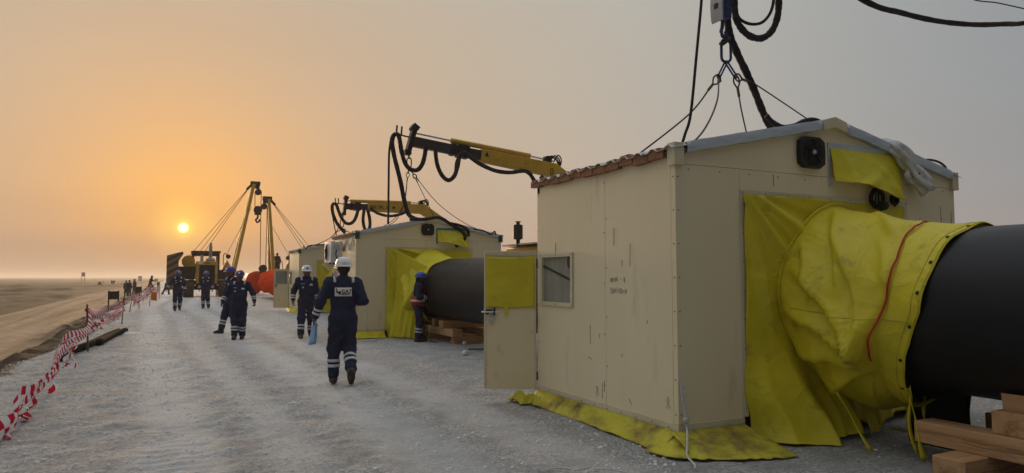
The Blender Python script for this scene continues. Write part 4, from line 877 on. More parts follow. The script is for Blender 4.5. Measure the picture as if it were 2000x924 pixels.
def rigging(Y, top, ring, eyes, wires, label, group, s=1.0):
    """chain, master ring, thimble eyes and wire legs of one sling set (hangs from a crane)"""
    o = thing('sling_set', ring, label, 'lifting sling', group)
    mb = MB(); chain(mb, top, Vector(ring) + Vector((0, 0, .13 * s)), 3, .15 * s, .085 * s, .014 * s); mb.build('chain', 'cable_dark', o, off=ring)
    MB().link(ring, (0, 0, 1), (1, -.3, 0), .30 * s, .15 * s, .017 * s).build('master_ring', 'blue_paint' if s == 1.01 else 'cable_dark', o, off=ring)
    mb = MB()
    low = Vector(ring) - Vector((0, 0, .13 * s))
    for e in eyes: mb.link((low + Vector(e)) / 2, Vector(e) - low, (0, 1, .2), (Vector(e) - low).length + .05, .07 * s, .011 * s)
    for e, path in wires:
        e = Vector(e); d = (Vector(path[0]) - e).normalized(); wr = MB()
        for sg in (1,):
            q = d.orthogonal(); q = Vector((d.z, 0, -d.x)).normalized()
            wr.tube(catmull([e + d * .14 * s, e + d * .07 * s + q * .045 * s, e - d * .0 + q * .03 * s, e - d * .02 * s, e - q * .03 * s, e + d * .07 * s - q * .045 * s, e + d * .14 * s], 4), .010 * s, 6)
        MB().cyl(e + d * .13 * s, e + d * .24 * s, .016 * s).build('ferrule', 'rust_mark', o, off=ring); wr.tube(catmull([e + d * .2 * s] + [Vector(p) for p in path], 6), .0095 * (1 if s < 1.2 else s), 6); wr.build('wire_leg', 'cable_dark', o, off=ring)
    mb.build('sub_link', 'blue_paint' if s == 1.01 else 'cable_dark', o, off=ring)
    return o
# crane of the second cabin
Y2 = 18.3
cr2 = thing('crane_carrier', (10.2, 18.3, 0), 'tracked crane carrier with long yellow boom over the cabin with the air conditioner', 'crane', 'crane carriers of the cabins')
carrier(cr2, 10.2, 18.3, cr2.location, (9.08, 17.9))
tip = on_y(803, 276, Y2); knee = on_y(1085, 334, Y2)
at2 = boom(cr2, cr2.location, tip, None, knee)
mb = MB(); mb.bar(knee - Vector((.12, 0, -.02)), knee + Vector((.75, 0, -.42)), .3, .42, w1=.26, h1=.26); mb.bar(knee + Vector((.6, 0, -.3)), (11.05, 18.3, 1.6), .32, .34); mb.build('boom_arm', 'boom_yellow', cr2, off=cr2.location, bevel=.02)
MB().lohi((10.75, 18.0, 1.26), (11.35, 18.6, 2.2)).build('mast', 'boom_yellow', cr2, off=cr2.location, bevel=.03)
MB().cyl(knee + Vector((-.55, -.05, -.22)), knee + Vector((.62, -.05, -.9)), .07).build('lift_cylinder', 'machine_dark', cr2, off=cr2.location)
tri = at2(.485, .04, .153); mb = MB(); mb.prism([tri + Vector((-.07, 0, -.06)), tri + Vector((.07, 0, -.075)), tri + Vector((.0, 0, .08))], (0, .004, 0)); mb.v = [(x, y - .004, z) for x, y, z in mb.v]
mb.build('boom_mark', 'print_black', cr2, off=cr2.location, fix=True)
t0 = at2(.955, -.07, .153); MB().link(t0, (0, 0, 1), (1, 0, 0), .2, .11, .012).build('boom_mark', 'print_black', cr2, off=cr2.location)
HL = 'black wrapped hose '
hose('hose', px_path([(773, 262), (768, 266), (766, 280), (770, 305), (776, 329), (783, 358), (788, 384), (794, 408), (800, 421), (812, 428), (828, 431)], Y2 - .15), .062, HL + 'dropping from the prongs of the long boom to the cabin ridge', .06)
hose('hose', px_path([(773, 262), (778, 264), (781, 276), (785, 300), (792, 320), (802, 331), (815, 332), (824, 322), (829, 306), (832, 286)], Y2 - .2), .062, HL + 'looping under the dark head of the long boom', .06)
hose('hose', px_path([(850, 284), (852, 312), (858, 333), (867, 347), (877, 352), (887, 344), (893, 328), (897, 308), (900, 299), (908, 299), (920, 308), (937, 320), (966, 333), (995, 337), (1022, 334), (1034, 339), (1043, 352), (1050, 362)], Y2 - .22), .060, HL + 'slung in a deep loop along the long yellow boom', .06)
hose('hose', px_path([(896, 302), (890, 318), (888, 335), (882, 349)], Y2 - .18), .022, 'thin black hose beside the deep loop under the long boom')
hose('hose', px_path([(764, 268), (760, 300), (759, 360), (758, 438)], Y2 - .1), .03, 'thin dark hose hanging straight from the long boom prongs', 0)
ridge2 = k2
rg2 = on_y(799, 318, Y2)
e1, e2 = on_y(797, 338, Y2), on_y(808, 341, Y2)
rigging(Y2, on_y(797, 290, Y2), rg2, [e1, e2], [(e1, [on_y(789, 396, Y2), on_y(775, 428, Y2), on_y(757, 441, Y2)]), (e1, [on_y(790, 394, Y2), on_y(770, 428, Y2 + .3), on_y(735, 449, Y2 + .6)]), (e2, [on_y(848, 424, Y2), on_y(852, 432, Y2)]), (e2, [on_y(858, 400, 17.8), on_y(915, 440, 17.3), on_y(966, 457, 17.1)])], 'chain and four wire legs lifting the cabin with the air conditioner', 'sling sets', 1.02)
# crane of the third cabin
Y3 = 31.5
cr3 = thing('crane_carrier', (14.0, 31.5, 0), 'tracked crane carrier with short level boom over the farthest cabin', 'crane', 'crane carriers of the cabins')
carrier(cr3, 14.0, 31.5, cr3.location, (13.2, 31.0))
tip = on_y(674, 403, Y3); knee = on_y(832, 409, Y3)
at3 = boom(cr3, cr3.location, tip, None, knee, split=.26, h_out=.40, w_out=.32)
mb = MB(); mb.bar(knee - Vector((.2, 0, 0)), knee + Vector((1.55, 0, -.98)), .3, .48, w1=.26, h1=.30); mb.bar(knee + Vector((1.5, 0, -.9)), (14.6, 31.5, 1.4), .32, .34); mb.build('boom_arm', 'boom_yellow', cr3, off=cr3.location, bevel=.02)
MB().lohi((14.3, 31.2, 1.26), (14.9, 31.8, 2.2)).build('mast', 'boom_yellow', cr3, off=cr3.location, bevel=.03)
text_mb('002 SRL 23  M', at3(.29, -.06, .163), at3(1) - at3(0), (0, 0, 1), .20, .003, .004).build('boom_lettering', 'print_black', cr3, off=cr3.location, smooth=0)
hose('hose', px_path([(653, 397), (649, 402), (650, 416), (656, 432), (664, 444), (674, 455)], Y3 - .15), .075, HL + 'dropping from the prongs of the short boom', .05)
hose('hose', px_path([(653, 397), (657, 400), (662, 414), (668, 427), (676, 436), (686, 436), (694, 427), (700, 408)], Y3 - .2), .075, HL + 'looping under the head of the short boom', .05)
hose('hose', px_path([(711, 410), (709, 430), (712, 446), (717, 450), (722, 444), (722, 428), (718, 410)], Y3 - .2), .075, HL + 'hanging in a narrow loop from the short boom collar', .05)
hose('hose', px_path([(724, 406), (736, 416), (760, 422), (784, 418), (797, 411)], Y3 - .25), .065, HL + 'slung along the short yellow boom', .05)
hose('hose', px_path([(648, 404), (649, 420), (656, 455), (661, 470)], Y3 - .1), .022, 'thin dark line hanging from the short boom prongs')
rg3 = on_y(667, 442, Y3); e1, e2 = on_y(664, 446, Y3), on_y(670, 448, Y3)
rigging(Y3, on_y(670, 416, Y3), on_y(668, 436, Y3), [e1, e2], [(e1, [on_y(640, 468, Y3), on_y(600, 484, Y3 - .8)]), (e1, [on_y(650, 462, Y3), on_y(620, 478, Y3 + .4)]), (e2, [on_y(674, 455, Y3), on_y(676, 462, Y3)]), (e2, [on_y(700, 462, Y3 + .3), on_y(740, 474, Y3 + .5)])], 'small chain and wire legs lifting the farthest cabin', 'sling sets', 1.3)
hose('cable', px_path([(597, 487), (605, 480), (640, 477), (665, 462), (700, 444)], 29.9)[:3] + [on_y(655, 470, 29.9)], .03, 'black cable lying along the roof edge of the farthest cabin', cat='cable')
hose('hose', [on_y(a, b, 17.0) for a, b in [(800, 428), (830, 428), (858, 425), (880, 438), (900, 450), (908, 462), (902, 474), (890, 481)]], .045, HL + 'running off the ridge into the yellow vent flap', .05)
hose('hose', [on_y(a, b, 16.98) for a, b in [(878, 436), (898, 440), (914, 450), (915, 462)]], .035, 'short black hose arching beside the yellow vent flap')
hose('cable', [on_y(a, b, 17.0) for a, b in [(925, 447), (945, 451), (958, 458), (966, 452), (968, 459)]], .02, 'wire end looped at the green corner cap', cat='cable')
# crane of the first cabin: head and boom lie above the frame
Y1 = 6.1
cr1 = thing('crane_carrier', (12.6, 3.6, 0), 'tracked crane carrier beyond the pipe whose boom lifts the cabin with handwriting', 'crane', 'crane carriers of the cabins')
carrier(cr1, 12.6, 3.6, cr1.location, (11.6, 3.2))
tip = Vector((6.18, 6.1, 5.45)); knee = Vector((11.2, 4.2, 5.35))
at1 = boom(cr1, cr1.location, tip, None, knee, front=Vector((-.35, -.93, 0)))
mb = MB(); mb.bar(knee - Vector((.12, -.04, -.02)), knee + Vector((.75, -.25, -.42)), .3, .42, w1=.26, h1=.26); mb.bar(knee + Vector((.6, -.2, -.3)), (13.3, 3.6, 1.6), .32, .34); mb.build('boom_arm', 'boom_yellow', cr1, off=cr1.location, bevel=.02)
MB().lohi((13.0, 3.3, 1.26), (13.6, 3.9, 2.2)).build('mast', 'boom_yellow', cr1, off=cr1.location, bevel=.03)
hk = thing('hoist_block', on_y(1410, 20, Y1), 'blue hoist hook block with pale side plate hanging over the handwriting cabin', 'hook block')
of = hk.location; bp = on_y(1411, 18, Y1)
ho_ = MB(); ho_.box(bp + Vector((0, 0, .10)), (.155, .15, .44)); ho_.box(bp + Vector((-.0, -.08, -.01)), (.08, .02, .03)); ho_.build('block_body', 'blue_paint', hk, off=of, bevel=.03)
MB().prism([bp + Vector((-.085, -.09, .30)), bp + Vector((-.098, -.09, .02)), bp + Vector((-.088, -.09, -.13)), bp + Vector((-.07, -.09, -.17)), bp + Vector((-.066, -.09, -.12)), bp + Vector((-.062, -.09, .30))], (0, .2, 0)).build('side_plate', 'hub_grey', hk, off=of, bevel=.01, fix=True)
MB().box(bp + Vector((-.105, 0, .02)), (.02, .06, .06)).build('pin_head', 'machine_dark', hk, off=of, bevel=.006)
MB().tube(catmull([bp + Vector((.0, 0, -.14)), bp + Vector((-.01, 0, -.22)), bp + Vector((-.028, 0, -.29)), bp + Vector((.01, 0, -.335)), bp + Vector((.045, 0, -.30)), bp + Vector((.035, 0, -.26))], 6), .022, 8).build('hook', 'blue_paint', hk, off=of)
MB().cyl(bp + Vector((0, 0, .3)), Vector((bp.x, bp.y, 5.4)), .03).build('shank', 'boom_dark', hk, off=of)
ring1 = on_y(1418, 100, Y1); e1, e2 = on_y(1404, 150, Y1), on_y(1437, 150, Y1)
o = rigging(Y1, on_y(1413, 82, Y1), ring1, [e1, e2], [(e1, [on_y(1345, 224, Y1), on_y(1244, 304, Y1 + .0)]), (e1, [on_y(1402, 190, 5.6), on_y(1391, 224, 5.4), on_y(1372, 258, 5.1), on_y(1350, 280, 4.9), on_y(1334, 283, 4.83)]), (e2, [on_y(1448, 215, Y1), on_y(1459, 264, Y1)]), (e2, [on_y(1474, 164, Y1 + .1), on_y(1576, 232, Y1 + .4), on_y(1600, 250, Y1 + .5)])], 'blue master ring and four wire legs lifting the cabin with handwriting', 'sling sets', 1.01)
hose('hose', px_path([(1370, -40), (1370, 0), (1361, 100), (1349, 222), (1338, 262), (1331, 285)], 5.6), .0155, 'thin black hose hanging beside the blue hoist block', 0)
hose('hose', px_path([(1425, -40), (1421, 20), (1424, 62), (1438, 100), (1457, 140), (1473, 176), (1488, 214), (1500, 240), (1512, 262)], Y1 + .14), .046, 'thick lumpy black hose slanting past the blue hoist block', .10, sub=9)
hose('hose', px_path([(1434, -40), (1434, 0), (1438, 36), (1450, 58), (1468, 72), (1490, 74), (1509, 58), (1519, 30), (1521, 0), (1521, -40)], Y1 - .2), .040, 'thick ragged black hose looping beside the blue hoist block', .12, sub=9)
hose('hose', px_path([(1436, 20), (1446, 38), (1466, 47), (1488, 44), (1504, 26), (1511, 0), (1513, -40)], Y1 - .22), .018, 'thin black hose inside the ragged hose loop')
hose('hose', px_path([(1497, 226), (1508, 238), (1528, 248), (1550, 246), (1570, 237), (1586, 234), (1600, 238), (1612, 250)], Y1 - .3), .030, 'black hose curling over the flashing to the cabin ridge', .05)
hose('hose', [at1(.10, -.05, .15)] + px_path([(1690, 2), (1760, 25), (1830, 41), (1900, 48), (1960, 47), (2010, 43)], 5.3) + [at1(.82, -.45, .2), at1(.92, -.15, .2), at1(.96, .1, .15)], .034, 'thick black hose sagging across the sky beyond the cabin ridge', .08, sub=10)
hose('cable', [at1(.45, -.1, .2)] + px_path([(1890, -6), (1950, 6), (2000, 17), (2040, 26)], 5.2) + [at1(.9, -.2, .2)], .008, 'thin dark cable above the sagging thick hose', cat='cable')
hose('cable', [on_y(a, b, 4.9) for a, b in [(1790, 316), (1812, 312), (1832, 316), (1846, 326), (1850, 340)]], .013, 'black cable arched over the end of the flashing', cat='cable')
MB().lohi(at1(.9, -.62) - Vector((.2, .05, .05)), at1(.9, -.62) + Vector((.2, .05, .45))).build('hose_bracket', 'machine_dark', cr1, off=cr1.location)
# white rope tied at the cabin corner
p = [on_y(1330, 742, 4.80), on_y(1334, 790, 4.79), on_y(1341, 830, 4.78), on_z(1337, 868, .1) + Vector((.03, .0, .0)), on_z(1342, 890, .04), on_z(1357, 908, .03), on_z(1357, 916, .02)]
r1 = thing('rope', p[0], 'white knotted rope hanging from the corner of the handwriting cabin', 'rope')
MB().tube(catmull(p, 6), .009, 8).build('rope_strand', 'rope_white', r1, off=r1.location); q = [on_y(1330, 742, 4.79), on_y(1337, 765, 4.78), on_y(1338, 800, 4.78), on_y(1345, 832, 4.77), on_y(1353, 856, 4.75)]
MB().tube(catmull(q, 6), .009, 8).build('rope_strand', 'rope_white', r1, off=r1.location)
kn = on_y(1340, 820, 4.775); mb = MB()
for k in range(3): mb.tube([kn + Vector((.016 * math.cos(t), .016 * math.sin(t), .012 * k - .012)) for t in np.linspace(0, 6.283, 10, endpoint=False)], .009, 6, closed=True)
mb.build('knot', 'rope_white', r1, off=r1.location)
p = [on_y(712, 612, 16.9), on_y(716, 640, 16.8), on_z(727, 655, .02), on_z(735, 664, .02), on_z(715, 666, .02), on_z(695, 664, .02)]
hose('rope', p, .012, 'thin white rope trailing on the ground by the second cabin', mat='rope_white', cat='rope')
hose('cable', [on_z(a, b, .025) for a, b in [(1060, 921), (1090, 914), (1130, 918), (1160, 910), (1172, 905), (1160, 915), (1200, 918), (1230, 924), (1260, 930)]], .006, 'thin pale cord lying tangled on the gravel', mat='rope_white', cat='cord')
# ------------------------------------------------------------------ pipelayers (side-boom tractors)
def pipelayer(loc, label, sx, tip, pivot_x, hook_z, stow):
    """tracked side-boom tractor seen from its radiator end; sx=+1 boom towards +x, -1 mirrored"""
    root = thing('pipelayer', loc, label, 'pipelayer', 'pipelayers at the pipe end')
    x = lambda v: v * sx
    def lh(mb, a, b): return mb.lohi((min(x(a[0]), x(b[0])), a[1], a[2]), (max(x(a[0]), x(b[0])), b[1], b[2]))
    def P(name, mat, parent=root, bevel=.02, *boxes):
        mb = MB()
        for a, b in boxes: lh(mb, a, b)
        return mb.build(name, mat, parent, bevel=bevel)
    tracks(root, x(-1.25), 0, 4.6, .66, 1.15, None); tracks(root, x(1.25), 0, 4.6, .66, 1.15, None)
    P('chassis', 'machine_dark', root, .03, ((-.86, .5, .55), (.86, 4.2, 1.3)))
    hood = P('engine_hood', 'machine_yellow', root, .05, ((-.74, .12, .95), (.74, 2.3, 2.75)))
    P('radiator_grille', 'machine_black', hood, .05, ((-.56, .085, 1.05), (.56, .119, 2.45)))
    mb = MB()
    for k in range(9): lh(mb, (-.5 + .12 * k, .05, 1.1), (-.46 + .12 * k, .084, 2.4))
    mb.build('grille_bars', 'machine_dark', hood)
    P('name_plate', 'sticker_white', hood, 0, ((-.66, .10, 2.55), (-.30, .119, 2.70)))
    P('lamp_guard', 'machine_yellow', hood, .02, ((-.78, .04, 2.46), (.78, .118, 2.54)))
    text_mb('CAT', (-.16 if sx > 0 else -.2, .112, 2.55), (1, 0, 0), (0, 0, 1), .2, .004, .006).build('lettering', 'print_black', hood, smooth=0)
    bp_ = P('front_plate', 'machine_black', root, .02, ((-.95, -.02, .80), (.95, .08, 1.04)))
    mb = MB()
    for k in range(6): lh(mb, (-.9 + .32 * k, -.035, .86), (-.76 + .32 * k, -.021, .98))
    mb.build('hazard_marks', 'hazard_yellow', bp_)
    ex = MB(); ex.cyl((x(.26), .9, 2.7), (x(.26), .9, 3.1), .13); ex.cyl((x(.26), .9, 3.1), (x(.26), .9, 3.95), .12); ex.cyl((x(.26), .9, 3.95), (x(.26), .88, 4.22), .08); ex.lathe([(.32, 0), (.36, .1), (.3, .22), (.15, .3)], (x(.26), .9, 2.74), n=16); ex.build('exhaust_stack', 'pipe_grey', root)
    MB().cyl((x(-.35), 1.1, 2.7), (x(-.35), 1.1, 3.25), .11).build('air_cleaner', 'hub_grey', root)
    # operator station with roll-over posts
    for bb in (((-1.02, 2.4, 1.3), (-.84, 2.6, 3.45)), ((.84, 2.4, 1.3), (1.02, 2.6, 3.45)), ((-1.02, 4.0, 1.3), (-.84, 4.2, 3.45)), ((.84, 4.0, 1.3), (1.02, 4.2, 3.45)), ((-.839, 2.4, 3.2), (.839, 2.6, 3.45))): P('roll_bar', 'machine_dark', root, .02, bb)
    P('cab_roof', 'machine_dark', root, .04, ((-1.08, 2.2, 3.46), (1.08, 4.3, 3.62)))
    P('seat', 'machine_black', root, .05, ((-.3, 3.1, 1.5), (.3, 3.5, 1.75)), ((-.3, 3.45, 1.75), (.3, 3.6, 2.5)))
    P('fender', 'machine_yellow', root, .03, ((-1.62, 1.0, 1.22), (-.87, 4.3, 1.34)), ((.87, 1.0, 1.22), (1.62, 4.3, 1.34)))
    # counterweight side: striped slabs swung out on arms, winch drums above
    cw = MB(); cw.prism([(x(-2.80), .25, .55), (x(-2.1), .25, .60), (x(-1.98), .25, 1.7), (x(-1.98), .25, 2.75), (x(-1.66), .25, 3.30), (x(-1.70), .25, 3.46), (x(-1.95), .25, 3.42), (x(-2.80), .25, 3.16)], (0, 1.9, 0)); c_ = cw.build('counterweight', 'stripes', root, bevel=.03, fix=True)
    P('counterweight_arm', 'machine_dark', root, .02, ((-2.0, .5, 1.0), (-.9, .75, 1.3)), ((-2.0, 1.6, 1.0), (-.9, 1.85, 1.3)))
    dm = MB()
    dm.lathe([(.48, -.3), (.48, -.25), (.34, -.25), (.34, .25), (.48, .25), (.48, .3)], (x(-1.28), 2.0, 2.75), (0, 1, 0), 22); dm.build('winch_drum', 'machine_yellow', root)
    dm = MB(); dm.lathe([(.52, -.3), (.52, -.25), (.36, -.25), (.36, .25), (.52, .25), (.52, .3)], (x(-1.12), 1.5, 2.2), (0, 1, 0), 22); dm.build('winch_drum', 'machine_yellow', root)
    P('winch_frame', 'machine_dark', root, .03, ((-2.0, 1.0, 1.35), (-.78, 2.6, 2.35)))
    P('side_tank', 'machine_dark', root, .05, ((.80, .7, 1.35), (1.6, 2.4, 2.1)))
    mb = MB(); mb.prism([(x(1.1), .9, 2.1), (x(1.75), .9, 2.1), (x(1.72), .9, 2.45), (x(1.45), .9, 2.9), (x(1.25), .9, 2.5)], (0, .35, 0)); mb.build('boom_bracket', 'machine_yellow', root, bevel=.02, fix=True)
    mb = MB(); mb.tube(catmull([(x(1.2), 1.0, 2.5), (x(1.2), 1.0, 3.2), (x(1.3), 1.0, 3.4), (x(1.45), 1.0, 3.3)], 5), .03, 6); mb.lathe([(.18, -.06), (.18, .06)], (x(1.55), 1.0, 3.15), (0, 1, 0), 14); mb.build('line_guide', 'machine_dark', root)
    # boom
    tip = Vector(tip); px_ = x(pivot_x)
    for y0 in (.9, 3.4):
        MB().bar((px_, y0, .75), tip + Vector((0, -.18 if y0 < 2 else .18, 0)), .30, .26, up=(0, 1, 0), w1=.24, h1=.22).build('boom_leg', 'boom_yellow', root, bevel=.02)
    mb = MB(); m1 = Vector((px_, .9, .75)).lerp(tip, .55); m2 = Vector((px_, 3.4, .75)).lerp(tip, .55); mb.bar(m1, m2, .14, .14); mb.build('boom_brace', 'boom_yellow', root)
    hd = MB(); hd.box(tip + Vector((x(.12), 0, .06)), (.75, .55, .34)); hd.box(tip + Vector((x(.25), 0, -.2)), (.3, .4, .3)); hd.build('boom_head', 'machine_dark', root, bevel=.03)
    ub = tip + Vector((x(.36), 0, -.62)); us = MB(); us.lathe([(.22, -.16), (.26, -.12), (.26, .12), (.22, .16)], ub, (0, 1, 0), 16); us.bar(ub + Vector((0, 0, .5)), ub, .2, .12); us.build('upper_sheave', 'machine_dark', root)
    lb = Vector((ub.x, ub.y, hook_z)); ls = MB(); ls.box(lb, (.52, .34, .62)); ls.lathe([(.3, -.2), (.34, -.15), (.34, .15), (.3, .2)], lb + Vector((0, 0, .1)), (0, 1, 0), 16); ls.build('load_block', 'machine_dark', root, bevel=.05)
    hk_ = MB(); hk_.tube(catmull([lb + Vector((0, 0, -.3)), lb + Vector((.0, 0, -.55)), lb + Vector((-.14, 0, -.72)), lb + Vector((-.02, 0, -.92)), lb + Vector((.15, 0, -.78)), lb + Vector((.12, 0, -.66))], 5), .075, 8); hk_.build('hook', 'machine_dark', root)
    for dx in (-.25, .25):
        for dy in (-.08, .08): MB().tube([ub + Vector((dx, dy, 0)), lb + Vector((dx * .9, dy, .2))], .022, 5).build('load_line', 'steel_wire', root)
    eq = tip + Vector((x(-.42), 0, -.22)); q = MB(); q.bar(tip + Vector((x(-.1), 0, .02)), eq + Vector((x(-.12), 0, -.25)), .2, .2); q.build('boom_sheave', 'machine_dark', root, bevel=.04)
    for dy, dz, dx in ((-.08, 0, 0), (.0, .0, .12), (.08, .05, .22)):
        MB().tube([eq + Vector((x(-.1 + dx * .3), dy, -.25)), (x(-1.28 + dx * 4.2), 2.0 + dy, 3.1 + dz)], .020, 5).build('boom_line', 'steel_wire', root)
    MB().tube([tip + Vector((x(-.12), .1, -1.9)), (x(1.38), 1.0, 3.2)], .018, 5).build('guide_line', 'steel_wire', root)
    return root
sbx = 2.66
pipelayer((sbx, 58.0, 0), 'yellow tracked side boom tractor with striped counterweight and tall tilted boom', 1, (6.10 - sbx, 2.1, 9.15), 1.75, 6.95, False)
sb2 = pipelayer((10.6, 60.0, 0), 'second side boom tractor behind the farthest cabin with an upright boom', -1, (7.50 - 10.6, 1.8, 8.15), 2.62, 2.15, True)
MB().lohi((-2.75, 1.3, 1.7), (-1.7, 2.6, 1.86)).build('step_platform', 'machine_dark', sb2); mb = MB()
for xx in (-2.7, -1.75): mb.lohi((xx, 1.3, .9), (xx + .06, 1.36, 1.7)); mb.lohi((xx, 2.5, .9), (xx + .06, 2.56, 1.7))
mb.lohi((-2.75, 1.2, .86), (-1.5, 2.6, .92)); mb.build('platform_post', 'machine_dark', sb2)
mb = MB(); mb.tube(catmull([(-2.2, 1.3, 1.86), (-2.15, 1.3, 2.6), (-2.05, 1.3, 2.9), (-1.95, 1.3, 2.6), (-1.9, 1.3, 1.9)], 5), .03, 6); mb.build('hand_rail', 'machine_dark', sb2)
# ------------------------------------------------------------------ people: smooth distance-field figures meshed by surface nets
def sd_cone(p, a, b, ra, rb):
    a = np.array(a, dtype=np.float32); b = np.array(b, dtype=np.float32); ba = b - a; l2 = max(float(ba @ ba), 1e-9)
    t = np.clip(((p - a) @ ba) / l2, 0, 1); return np.linalg.norm(p - a - t[..., None] * ba, axis=-1) - (ra + (rb - ra) * t)
def sd_ell(p, c, r):
    q = p - np.array(c, dtype=np.float32); r = np.array(r, dtype=np.float32)
    k0 = np.linalg.norm(q / r, axis=-1); k1 = np.linalg.norm(q / (r * r), axis=-1); return k0 * (k0 - 1) / np.maximum(k1, 1e-6)
def nets(groups, h, wrinkle=0.0, seed=0, floor=None):
    """groups: list of (k, [prim...]); prim=('c',a,b,ra,rb)|('e',c,r). returns verts, quads, group id per quad"""
    lo = np.full(3, 1e9); hi = -lo
    box = []
    for k, pr in groups:
        for q in pr:
            if q[0] == 'c': mr = max(q[3], q[4]); l = np.minimum(q[1], q[2]) - mr; u = np.maximum(q[1], q[2]) + mr
            else: l = np.array(q[1]) - np.array(q[2]); u = np.array(q[1]) + np.array(q[2])
            lo = np.minimum(lo, l); hi = np.maximum(hi, u); box.append((l, u))
    lo = lo - 3 * h; n = np.ceil((hi + 3 * h - lo) / h).astype(int) + 1
    D = []; bi = 0
    for k, pr in groups:
        G = np.full(n, 9.0, dtype=np.float32)
        for q in pr:
            l, u = box[bi]; bi += 1; mg = k + 4 * h
            i0 = np.maximum(0, np.floor((l - mg - lo) / h).astype(int)); i1 = np.minimum(n, np.ceil((u + mg - lo) / h).astype(int) + 1)
            ax = [np.arange(i0[d], i1[d], dtype=np.float32) * h + lo[d] for d in range(3)]
            p = np.stack(np.meshgrid(*ax, indexing='ij'), -1).astype(np.float32)
            d = sd_cone(p, *q[1:]) if q[0] == 'c' else sd_ell(p, *q[1:])
            sl = tuple(slice(i0[d_], i1[d_]) for d_ in range(3)); o = G[sl]
            hh = np.maximum(k - np.abs(o - d), 0) / max(k, 1e-6); G[sl] = np.minimum(o, d) - hh * hh * k * .25
        D.append(G)
    if wrinkle:
        ax = [np.arange(n[d], dtype=np.float32) * h + lo[d] for d in range(3)]; gx, gy, gz_ = np.meshgrid(*ax, indexing='ij')
        w = np.sin(gz_ * 46 + 5 * np.sin(gx * 13 + seed) + 4 * np.sin(gy * 15 + seed * 2)) * .6 + np.sin(gz_ * 24 - gx * 34 + 3 * np.sin(gy * 19 + seed)) * .7
        D[0] = D[0] + wrinkle * w
    D = np.stack(D); gid = D.argmin(0); F = D.min(0)
    if floor is not None: F = np.maximum(F, (floor - (np.arange(n[2]) * h + lo[2]))[None, None, :].astype(np.float32))
    S_ = F < 0; c = [slice(None, -1), slice(1, None)]
    cnt = np.zeros(n - 1, dtype=np.int8); pos = np.zeros((*(n - 1), 3), dtype=np.float32)
    for ax_ in range(3):
        o1, o2 = [d for d in range(3) if d != ax_]
        for i in (0, 1):
            for j in (0, 1):
                s0 = [None] * 3; s1 = [None] * 3; s0[o1] = s1[o1] = c[i]; s0[o2] = s1[o2] = c[j]; s0[ax_] = c[0]; s1[ax_] = c[1]
                a, b = F[tuple(s0)], F[tuple(s1)]; m = (a < 0) != (b < 0); t = np.where(m, a / np.where(m, a - b, 1), 0)
                cnt += m; pos[..., ax_] += np.where(m, t, 0); pos[..., o1] += m * i; pos[..., o2] += m * j
    act = cnt > 0; idx = np.full(n - 1, -1, dtype=np.int64); idx[act] = np.arange(act.sum())
    cell = np.stack(np.nonzero(act), -1); V = (cell + pos[act] / cnt[act][:, None]) * h + lo; vg = gid[:-1, :-1, :-1][act]
    Q = []
    for ax_ in range(3):
        o1, o2 = [d for d in range(3) if d != ax_]
        s0 = [slice(1, -1)] * 3; s1 = [slice(1, -1)] * 3; s0[ax_] = slice(0, -1); s1[ax_] = slice(1, None)
        m = S_[tuple(s0)] != S_[tuple(s1)]; e = np.stack(np.nonzero(m), -1); inside = S_[tuple(s0)][m]
        g = e + 1; g[:, ax_] -= 1
        def cid(d1, d2): q = g.copy(); q[:, o1] -= d1; q[:, o2] -= d2; return idx[q[:, 0], q[:, 1], q[:, 2]]
        quad = np.stack([cid(1, 1), cid(0, 1), cid(0, 0), cid(1, 0)], -1)
        flip = inside if ax_ != 1 else ~inside
        quad[~flip] = quad[~flip][:, ::-1]; Q.append(quad)
    Q = np.concatenate(Q); Q = Q[(Q >= 0).all(1)]
    fg = np.median(vg[Q], axis=1).astype(int)
    return V, Q, fg
def net_obj(name, groups, h, mats, parent, **k):
    V, Q, fg = nets(groups, h, **k); me = bpy.data.meshes.new(name); me.from_pydata(V.tolist(), [], Q.tolist())
    o = finish(me, name, mats, parent, smooth=180); me.polygons.foreach_set('material_index', fg.tolist())
    return o, BVHTree.FromPolygons([Vector(v) for v in V.tolist()], Q.tolist())
def V3(*a): return np.array(a, dtype=float)
def hand(wr, along, T, Np, curl):
    u = lambda v: v / np.linalg.norm(v)
    along = u(along); T = u(T - along * (T @ along)); Np = u(Np - along * (Np @ along) - T * (Np @ T)); out = []
    out.append(('c', wr - along * .03, wr + along * .03, .026, .030))
    for s_ in (-.022, .0, .022): out.append(('c', wr + along * .025 + T * s_ * .7, wr + along * .082 + T * s_, .017, .016))
    for i, l in enumerate((.040, .045, .042, .034)):
        b = wr + along * .088 + T * (.034 - .0228 * i); c1 = curl * (.7 + .12 * i); d1 = along * math.cos(c1) + Np * math.sin(c1) + T * (.10 - .06 * i); e = b + u(d1) * l
        c2 = c1 + curl * .9; d2 = along * math.cos(c2) + Np * math.sin(c2); out += [('c', b, e, .0105, .0098), ('c', e, e + u(d2) * l * .85, .0098, .0085)]
    b = wr + along * .03 + T * .03; d1 = u(along * .72 + T * .62 + Np * .35 * (.5 + curl)); e = b + d1 * .048; out += [('c', b, e, .0135, .0115), ('c', e, e + u(along * .9 + Np * .5) * .032, .0115, .0095)]
    return out
